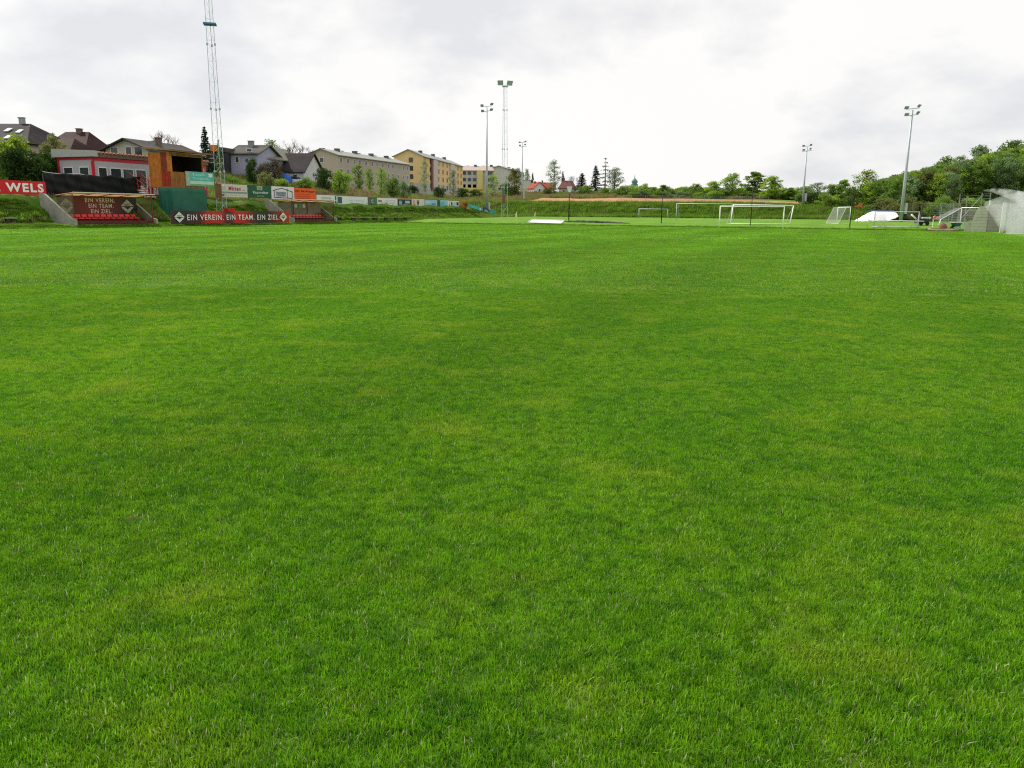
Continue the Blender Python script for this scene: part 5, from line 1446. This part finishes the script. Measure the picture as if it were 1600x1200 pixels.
# church tower with onion dome
x, y = site(991, 420); z0 = Hs(x, y)
t = empty('church_tower', (x, y, z0), 0, 'distant church tower with a small onion dome and spike above the trees', 'church tower')
zt = zat(991, 289.5, 420) - z0
MB().box((0, 0, zt / 2), (3.0, 3.0, zt)).build('wall', M('tower_render', (.42, .42, .42), .9, .05), t)
prof = [(1.75, 0), (1.9, .3), (1.25, .9), (1.6, 1.5), (1.55, 2.1), (1.0, 2.8), (.35, 3.3), (.18, 3.8), (.06, 5.6)]
MB().tube([(0, 0, zt + b_) for a, b_ in prof], [a for a, b_ in prof], 12).build('dome', M('copper_dome', (.10, .20, .19), .6, .15), t, True)
window(t, 0, -1.5, zt - 1.8, .8, 1.4)

# parked car and blue cover by the slate house
x, y = site(462, 141); z0 = Hs(x, y)
t = empty('parked_car', (x, y, z0 + .15), R(-10), 'small white car parked in front of the steep white gable', 'car')
MB().prism([(-1.9, .3), (1.9, .3), (1.95, .75), (1.2, .9), (-1.85, .95)], -.8, .8).build('body', white, t)
MB().prism([(-1.5, .93), (1.0, .90), (.35, 1.38), (-1.1, 1.4)], -.7, .7).build('cabin', glass_dark, t)
for xx in (-1.2, 1.2): MB().tube([(xx, -.85, .32), (xx, -.65, .32)], .32, 14).build('wheel', black, t)
x, y = site(449, 140); z0 = Hs(x, y)
o = lump_mesh(.95, .8, 1.7, 5).build('blue_cover', M('blue_tarp', (.03, .13, .50), .5, .15, 3), None, True); o.location = (x, y, z0)
tag(o, 'bright blue tarpaulin cover among bushes below the slate roof', 'tarpaulin cover')

# ------------------------------------------------------------------ trees
bark = M('bark', (.085, .065, .05), .95, .3, 5)
palebark = M('pale_bark', (.34, .33, .30), .9, .3, 5)
LM = {
 'fresh': leaf_mat('leaves_fresh', (.10, .19, .025), (.30, .45, .07), .5),
 'mid': leaf_mat('leaves_mid', (.075, .15, .03), (.22, .34, .065), .5),
 'dark': leaf_mat('leaves_dark', (.022, .055, .016), (.07, .125, .03), .3),
 'conifer': leaf_mat('needles', (.016, .042, .022), (.05, .095, .04), .2),
 'olive': leaf_mat('leaves_olive', (.10, .12, .04), (.24, .26, .09), .45),
 'brown': leaf_mat('twigs_brown', (.10, .085, .06), (.17, .15, .10), .3),
 'yellow': leaf_mat('leaves_yellow_green', (.14, .24, .022), (.36, .50, .06), .55),
 'haze': leaf_mat('leaves_haze_tint', (.10, .17, .065), (.25, .36, .15), .45),  # paler, bluer leaves with distance haze put into their colour
}
def leaves_mesh(name, centers, sizes, rs, stretch=1.0, droop=0.0, m=None):
    n = len(centers); c = np.array(centers); s_ = np.array(sizes)[:, None]
    a = rs.normal(size=(n, 3)); a /= np.linalg.norm(a, axis=1)[:, None]
    b_ = rs.normal(size=(n, 3)); b_ -= (b_ * a).sum(1)[:, None] * a; b_ /= np.linalg.norm(b_, axis=1)[:, None]
    if droop: a = a * (1 - droop) + np.array([0, 0, -1.0]) * droop
    a = a * s_ * stretch * .5; b_ = b_ * s_ * .5
    V_ = np.stack([c - a, c + b_ * .8, c + a, c - b_ * .8], 1).reshape(-1, 3)
    Fq = np.arange(n * 4).reshape(n, 4)
    return np_mesh(name, V_, Fq, m or LM['fresh'])
def broad(seed, n=4200, Ht=10, Rr=3.6, low=1.0, leaf=.36, blobs=38, trunk=True, dens=.5, up=1.0, thin=False):
    rs = np.random.default_rng(seed); r = random.Random(seed)
    B = []; tb = MB()
    lean = (r.uniform(-.3, .3), r.uniform(-.3, .3))
    tb.tube([(0, 0, -.6), (lean[0] * .3, lean[1] * .3, Ht * .3), (lean[0], lean[1], Ht * .62), (lean[0] * 1.4, lean[1] * 1.4, Ht * .9)], [.24, .18, .10, .03], 7)
    for k in range(blobs):
        f = (k + .5) / blobs; z = low + (Ht - low) * (f ** .85)
        prof = math.sin(math.pi * (.10 + .86 * f)) ** .6
        a = k * 2.4 + r.uniform(-.5, .5); rad = Rr * max(.05, prof) * r.uniform(.15, .85)
        p = (rad * math.cos(a) + lean[0], rad * math.sin(a) + lean[1], z + r.uniform(-.4, .4))
        br = r.uniform(.65, 1.3) * max(.62, Rr / 3.6) * (.8 if thin else 1)
        B.append((p, br))
        zs = max(low * .8, z - rad * .8 - .4)
        tb.tube([(lean[0] * zs / Ht, lean[1] * zs / Ht, zs), ((p[0] + lean[0]) * .55, (p[1] + lean[1]) * .55, zs + (p[2] - zs) * .45), p], [.07, .045, .015], 4, False)
    w_ = np.array([b_[1] ** 2 for b_ in B]); w_ /= w_.sum()
    ii = rs.choice(len(B), n, p=w_)
    cc = np.array([B[i][0] for i in ii]); rr = np.array([B[i][1] for i in ii])
    d = rs.normal(size=(n, 3)); d /= np.linalg.norm(d, axis=1)[:, None]
    q = (rs.random(n) ** dens)
    c = cc + d * (rr * q * (1.25 if thin else 1.1))[:, None] * np.array([1, 1, .8])
    c[:, 2] = np.maximum(c[:, 2], .15)
    return leaves_mesh('crown_%d' % seed, c, rs.uniform(leaf * .6, leaf * 1.3, n), rs), tb
def conif(seed, n=3000, Ht=10, Rr=2.0, gap=.0, leaf=.42):
    rs = np.random.default_rng(seed); r = random.Random(seed); tb = MB()
    tb.tube([(0, 0, -.6), (0, 0, Ht * .98)], [.2, .02], 6)
    c = []; k = 0; z = .8
    br = []
    while z < Ht * .97:
        rad = Rr * (1 - z / Ht) ** .8 + .12
        nb = 7
        for j in range(nb):
            a = r.uniform(0, 6.28); L = rad * r.uniform(.65, 1.1); br.append((z, a, L))
            tb.tube([(0, 0, z), (math.cos(a) * L, math.sin(a) * L, z - L * .22)], [.03, .008], 3, False)
        z += .42 + gap
    w_ = np.array([b_[2] + .1 for b_ in br]); w_ /= w_.sum()
    ii = rs.choice(len(br), n, p=w_); f = rs.random(n) ** .6
    for i, ff in zip(ii, f):
        z, a, L = br[i]; c.append((math.cos(a) * L * ff + rs.normal() * .09, math.sin(a) * L * ff + rs.normal() * .09, z - L * .22 * ff - abs(rs.normal()) * .16 * (1.2 - ff * .4)))
    return leaves_mesh('crown_%d' % seed, c, rs.uniform(leaf * .5, leaf, n), rs, 1.2, .4), tb
def bare(seed, Ht=10, Rr=4, lv=4, leafy=0, leaf=.2, up=.0):
    r = random.Random(seed); tb = MB(); tw = MB(); tips = []
    def grow(p, d, L, rad, k):
        q = p + d * L; mid = p + d * L * .5 + Vector((r.uniform(-1, 1), r.uniform(-1, 1), 0)) * L * .06
        (tb if k > lv - 2 else tw).tube([p, mid, q], [rad, rad * .8, rad * .55], 5 if k > lv - 2 else 3, False)
        if k == 0: tips.append(q); return
        for j in range(r.choice((3, 3, 4))):
            a = Vector((r.uniform(-1, 1), r.uniform(-1, 1), r.uniform(-.25 + up, .9 + up))).normalized()
            grow(p + d * L * r.uniform(.6, 1), (d * .75 + a * .7).normalized(), L * r.uniform(.6, .8), rad * .55, k - 1)
            tips.append(q)
    grow(Vector((0, 0, -.5)), Vector((0, 0, 1)), Ht * .34, .22, lv)
    rs = np.random.default_rng(seed)
    cr = tw
    lvmesh = None
    if leafy:
        ii = rs.integers(0, len(tips), leafy); c = np.array([tuple(tips[i]) for i in ii]) + rs.normal(size=(leafy, 3)) * .35
        lvmesh = leaves_mesh('crown_%d' % seed, c, rs.uniform(leaf * .6, leaf * 1.3, leafy), rs, 1.1, .3)
    return tw, tb, lvmesh
PROTO = {}
def make_proto(kind, seed):
    if kind == 'broad': return broad(seed)
    if kind == 'tall': return broad(seed, 3600, 10, 2.5, .9, .34, 36)
    if kind == 'airy': return broad(seed, 3200, 10, 3.3, 1.2, .27, 48, dens=.5, thin=True)
    if kind == 'birch': return broad(seed, 2400, 10, 1.9, 1.2, .20, 50, dens=.6, thin=True)
    if kind == 'bush': return broad(seed, 3200, 4, 3.0, .35, .26, 26)
    if kind == 'poplar': return broad(seed, 1700, 10, 1.3, 1.0, .30, 26)
    if kind == 'conifer': return conif(seed)
    if kind == 'larch': return conif(seed, 1000, 10, 2.0, .55, .3)
def put_tree(kind, px, Y, ytop, wpx, col, label, cat='tree', name='tree', group=None, variant=0, barkm=None, ybot=None, zfix=None):
    x = px_x(px, Y, 300); z0 = Hs(x, Y) if ybot is None else zat(px, ybot, Y)
    zt = zat(px, ytop, Y); h = max(1.0, zt - z0); wd = wpx * Y * 1.045 / F
    key = (kind, variant)
    if key not in PROTO:
        if kind.startswith('bare'):
            PROTO[key] = bare(900 + variant, leafy=700 if kind == 'bareleaf' else 0, lv=5 if kind == 'bare' else 4, leaf=.22)
        else: PROTO[key] = make_proto(kind, 100 + variant * 17 + len(kind))
        if kind.startswith('bare'):
            tw, tb, lm_ = PROTO[key]; a = tw.build('twigs', bark, None); b_ = tb.build('trunk', bark, None)
            PROTO[key] = [a.data, b_.data, lm_]; C.objects.unlink(a); C.objects.unlink(b_); bpy.data.objects.remove(a); bpy.data.objects.remove(b_)
        else:
            cm, tb = PROTO[key]; b_ = tb.build('trunk', bark, None); PROTO[key] = [cm, b_.data]; C.objects.unlink(b_); bpy.data.objects.remove(b_)
        co = []
        for me in PROTO[key]:
            if me is None: continue
            v_ = np.empty(len(me.vertices) * 3, np.float32); me.vertices.foreach_get('co', v_); co.append(v_.reshape(-1, 3))
        co = np.concatenate(co)
        hi_ = np.percentile(co, 99.7, axis=0); lo_ = np.percentile(co, .3, axis=0)
        PROTO[key] = (PROTO[key], float(hi_[2]), float(max(hi_[0] - lo_[0], hi_[1] - lo_[1])))
    ms_, ph, pw = PROTO[key]
    t = empty(name, (x, Y, z0), random.uniform(0, 6.28), label, cat, group)
    wd = min(wd, h * (1.0 if cat == 'tree' else 2.2))
    t.scale = (wd / pw, wd / pw, h / ph)
    def child(nm, me, m):
        o = bpy.data.objects.new(nm, me); C.objects.link(o); o.parent = t
        o.material_slots[0].link = 'OBJECT'; o.material_slots[0].material = m; return o
    if kind.startswith('bare'):
        child('crown', ms_[0], barkm or bark); child('trunk', ms_[1], barkm or bark)
        if ms_[2] is not None: child('leaves', ms_[2], LM[col])
    else:
        child('crown' if cat != 'bush' else 'foliage', ms_[0], LM[col]); child('trunk' if cat != 'bush' else 'stems', ms_[1], barkm or bark)
    return t
T = put_tree
# by the left-hand houses
T('bush', 34, 84, 210, 54, 'yellow', 'bright yellow green bush in front of the large dark roof', 'bush', 'bush')
T('bush', 2, 80, 222, 30, 'fresh', 'fresh green bush cut by the photo edge below the dark roof', 'bush', 'bush', variant=1)
T('broad', 95, 86, 211, 44, 'olive', 'loose olive green tree before the steep brown hipped roof')
T('bush', 30, 78, 231, 60, 'dark', 'dark rounded evergreen hedge mass behind the WELS board', 'hedge', 'hedge', variant=2)
T('bush', 62, 79, 234, 60, 'dark', 'dark evergreen hedge mass in the middle of the hedge row', 'hedge', 'hedge', variant=1)
T('bush', 92, 81, 237, 52, 'dark', 'dark evergreen hedge mass next to the clubhouse wall', 'hedge', 'hedge', variant=0)
T('bare', 263, 120, 205, 46, 'brown', 'bare spreading tree rising behind the roof of the wooden cabin')
T('conifer', 326, 128, 199, 26, 'conifer', 'dark pointed spruce beside the lattice mast')
T('conifer', 346, 135, 219, 12, 'mid', 'small green conifer tip between spruce and lilac house', variant=1)
T('bush', 393, 128, 246, 22, 'dark', 'dark round shrub in front of the lilac gable', 'bush', 'bush', variant=1)
T('bush', 412, 132, 258, 24, 'brown', 'brownish twiggy shrub between the lilac gable and slate roof', 'bush', 'bush', variant=2)
T('airy', 427, 152, 218, 34, 'haze', 'light green upright tree above the slate roof')
T('bush', 432, 136, 250, 36, 'brown', 'wide leafless shrub covering the slate roof', 'bush', 'bush', variant=0)
T('bush', 418, 122, 268, 26, 'olive', 'olive garden shrub with pale blossom below the lilac gable', 'bush', 'bush', variant=1)
T('bare', 468, 162, 216, 52, 'brown', 'tall bare tree with fine branches above the white gable', variant=1)
T('bareleaf', 452, 158, 228, 30, 'olive', 'smaller thin tree with first leaves next to the tall bare tree', variant=2)
T('bush', 505, 140, 262, 32, 'dark', 'dark green shrub at the gable end of the taupe block', 'bush', 'bush', variant=2)
T('bush', 530, 138, 266, 34, 'fresh', 'fresh green shrub in front of the taupe block corner', 'bush', 'bush', variant=0)
T('bush', 474, 132, 277, 34, 'mid', 'low green scrub below the white car', 'bush', 'bush', variant=1)
T('bush', 440, 128, 279, 30, 'fresh', 'low bright scrub under the blue cover', 'bush', 'bush', variant=2)
T('airy', 562, 165, 257, 26, 'fresh', 'young leafy tree before the middle of the taupe block', variant=1)
T('airy', 578, 170, 262, 16, 'fresh', 'slim young tree second along the taupe block', variant=2)
T('airy', 595, 172, 262, 22, 'fresh', 'leafy dark trunked tree third along the taupe block', variant=0)
T('bush', 613, 174, 276, 24, 'mid', 'round green shrub under the end of the taupe block', 'bush', 'bush', variant=1)
T('bush', 630, 176, 282, 20, 'haze', 'pale shrub between the taupe and yellow blocks', 'bush', 'bush', variant=0)
T('birch', 663, 200, 250, 16, 'haze', 'thin young birch in front of the yellow block gable', barkm=palebark, variant=1)
T('birch', 708, 215, 266, 14, 'haze', 'thin young birch before the far half of the yellow block', barkm=palebark, variant=2)
for i, (px, yt, wd) in enumerate([(684, 292, 22), (645, 290, 22), (722, 294, 26), (742, 296, 24)]):
    T('bush', px, 205, yt, wd, 'dark', ['low dark shrub at the foot of the pale stair tower', 'low dark shrub at the foot of the yellow gable', 'low dark shrub where yellow and grey blocks meet', 'low dark shrub below the yellow stair tower'][i], 'bush', 'bush', variant=i % 3)
T('birch', 771, 205, 271, 22, 'fresh', 'light green birch in front of the pale grey block', variant=0, barkm=palebark)
T('broad', 804, 210, 263, 27, 'olive', 'dense dull green tree hiding the off white block end', variant=1)
T('bush', 790, 208, 286, 24, 'mid', 'green shrub left of the dense dull tree'.replace('left of', 'beside'), 'bush', 'bush', variant=2)
T('airy', 823, 330, 264, 12, 'haze', 'hazy far tree rising behind the flat roofed hall')
T('conifer', 832, 300, 270, 8, 'conifer', 'narrow dark conifer beside the flat roofed hall')
T('birch', 865, 235, 250, 25, 'haze', 'tall airy birch in front of the red roofed wing', variant=1, barkm=palebark)
T('bush', 855, 232, 292, 24, 'olive', 'olive shrub at the foot of the tall airy birch', 'bush', 'bush', variant=1)
T('conifer', 879, 290, 268, 10, 'conifer', 'narrow conifer peeping above the maroon roof', variant=1)
T('bare', 899, 260, 274, 20, 'brown', 'small bare tree between maroon roof and conifer', variant=2)
T('conifer', 909, 238, 271, 24, 'conifer', 'broad dark conifer beside the maroon roofed house')
T('conifer', 930, 245, 259, 22, 'conifer', 'tall pointed conifer next to the larch', variant=1)
T('larch', 945, 250, 247, 28, 'haze', 'tall sparse larch standing above its neighbours')
T('airy', 960, 245, 262, 26, 'haze', 'drooping thin birch on the far side of the larch', variant=2)
T('bush', 917, 228, 290, 40, 'mid', 'green scrub under the broad dark conifer', 'bush', 'bush', variant=0)
T('bush', 945, 226, 293, 36, 'fresh', 'light green scrub under the larch', 'bush', 'bush', variant=2)
T('bush', 970, 200, 290, 36, 'mid', 'rounded mid green bush beside the church tower', 'bush', 'bush', variant=1)
far_row = [
 (1006, 195, 287, 32, 'fresh', 'broad', 'leafy tree right under the church tower'),
 (1022, 200, 292, 24, 'mid', 'broad', 'small leafy tree two places from the church tower'),
 (1036, 195, 289, 38, 'fresh', 'tall', 'full fresh green tree at the end of the first tree group'),
 (1064, 205, 301, 34, 'haze', 'bush', 'low pale scrub in the gap of the tree row'),
 (1088, 195, 287, 26, 'fresh', 'broad', 'leafy tree starting the second tree group after the gap'),
 (1114, 190, 283, 34, 'yellow', 'broad', 'yellow green rounded tree above the grey far goal'),
 (1144, 188, 271, 44, 'fresh', 'broad', 'tall full crowned fresh green tree above the white goals'),
 (1180, 190, 269, 38, 'fresh', 'tall', 'tall tree behind the thin black net pole'),
 (1204, 180, 275, 42, 'yellow', 'broad', 'bright yellow green tree above the white goal post'),
 (1130, 186, 296, 30, 'mid', 'bush', 'dark undergrowth bush below the tall full crowned tree'),
 (1165, 184, 298, 30, 'mid', 'bush', 'undergrowth bush below the tree behind the thin net pole'),
 (1236, 178, 293, 28, 'fresh', 'tall', 'small fresh tree beside the shorter floodlight pole'),
 (1250, 174, 303, 34, 'mid', 'bush', 'low green bush at the foot of the shorter floodlight pole'),
 (1278, 165, 285, 34, 'haze', 'airy', 'loose branching tree just past the shorter floodlight pole'),
 (1300, 160, 288, 30, 'mid', 'broad', 'mid green tree above the sideways small goal'),
 (1314, 158, 281, 28, 'fresh', 'tall', 'fresh green tree before the bright leaning tree'),
 (1350, 152, 266, 46, 'yellow', 'airy', 'tall bright branching tree above the orange marker board'),
 (1330, 150, 292, 34, 'mid', 'bush', 'dense bush under the bright branching tree'),
 (1270, 158, 302, 40, 'dark', 'bush', 'dark scrub under the loose branching tree'),
 (1300, 152, 303, 40, 'fresh', 'bush', 'fresh scrub behind the sideways small goal'),
 (1375, 150, 280, 36, 'mid', 'broad', 'mid green tree at the foot of the wooded hill'),
]
for i, (px, Y, yt, wd, col, kind, lab) in enumerate(far_row):
    T(kind, px, Y, yt, wd, col, lab, 'bush' if kind == 'bush' else 'tree', 'bush' if kind == 'bush' else 'tree', 'trees along the top of the far bank' if kind != 'bush' else None, variant=i % 3)
# more cover behind the rows so no bare ground shows
for i, px in enumerate(range(985, 1270, 16)):
    T('bush', px + random.uniform(-5, 5), 206 + random.uniform(-6, 8), 293 + random.uniform(-4, 5), 36, random.choice(['mid', 'fresh', 'fresh', 'yellow']), 'green bush in the thicket along the top of the far bank', 'bush', 'bush', 'thicket bushes along the far bank', variant=i % 3)
for i, px in enumerate(range(988, 1300, 13)):
    pxx = px + random.uniform(-4, 4); X_, Y_ = FAR(s_of(pxx, 94), 94 + random.uniform(0, 4))
    T('bush', pxx, Y_, 300 + (px - 988) * .012 + random.uniform(-5, 4), random.uniform(30, 40), random.choice(['mid', 'fresh', 'fresh', 'yellow', 'haze']), 'green bush in the front row of thicket just behind the orange soil', 'bush', 'bush', 'front thicket bushes behind the orange soil', variant=i % 3)
# wooded hill: skyline trees singled out, the rest one group
sky_h = [(1398, 168, 274, 40, 'olive', 'reddish budding tree low on the hill skyline'), (1420, 176, 268, 40, 'mid', 'tree crossing behind the big floodlight pole on the skyline'),
 (1446, 182, 261, 46, 'mid', 'rounded dark crown first above the big floodlight pole'), (1470, 186, 245, 38, 'mid', 'smooth domed crown on the hill skyline'), (1496, 190, 243, 36, 'haze', 'flat topped hazy crown on the hill skyline'),
 (1526, 196, 227, 34, 'haze', 'pointed crown standing up from the hill skyline'), (1548, 195, 246, 34, 'mid', 'lower crown in the dip between two tall hill trees'), (1575, 200, 219, 50, 'mid', 'largest round crown at the top of the hill'),
 (1604, 198, 233, 36, 'dark', 'dark crown cut by the photo edge at the hilltop'), (1626, 200, 224, 50, 'mid', 'crown just outside the hilltop edge')]
for i, (px, Y, yt, wd, col, lab) in enumerate(sky_h):
    T('broad' if i != 4 else 'airy', px, Y, yt, wd, col, lab, group='skyline trees of the wooded hill', variant=i % 3)
hl = 'leafy tree packed in the wood covering the hillside'
rr_ = random.Random(21)
for row, (Y, px0, off) in enumerate([(188, 1400, 24), (176, 1385, 42), (164, 1372, 56), (152, 1385, 66), (140, 1400, 76), (146, 1360, 70), (170, 1360, 50)]):
    px = px0
    while px < 1660:
        sky_y = 285 - (px - 1340) * .24
        yt = sky_y + off * (.45 + .55 * min(1, (px - 1340) / 200)) * rr_.uniform(.8, 1.15)
        yt = min(yt, 312)
        zmin = Hs(px_x(px, Y, 300), Y) + rr_.uniform(6.0, 8.5)
        while zat(px, yt, Y) < zmin and yt > 215: yt -= 1
        yt = max(yt, sky_y + 4)
        T(rr_.choice(['broad', 'broad', 'tall', 'airy']), px, Y + rr_.uniform(-4, 4), yt, rr_.uniform(30, 44), rr_.choice(['fresh', 'fresh', 'mid', 'mid', 'olive', 'yellow', 'haze']), hl, group='trees of the wooded hill', variant=rr_.randrange(3))
        px += rr_.uniform(17, 25)
for i in range(22):
    px = 1372 + i * 13 + rr_.uniform(-4, 4)
    T('bush', px, 128 + rr_.uniform(-3, 6) - (px - 1372) * .06, rr_.uniform(306, 318), 34, rr_.choice(['mid', 'dark', 'fresh', 'olive']), 'scrubby bush along the foot of the wooded hill', 'bush', 'bush', 'bushes at the foot of the wooded hill', variant=i % 3)
# rust coloured dead stalks at the end of the board row
LM['rust'] = leaf_mat('stalks_rust', (.22, .12, .03), (.45, .26, .07), .3)
T('bush', 726, 140, 313, 16, 'rust', 'rust brown clump of dead stalks at the end of the boards', 'bush', 'bush', variant=2)
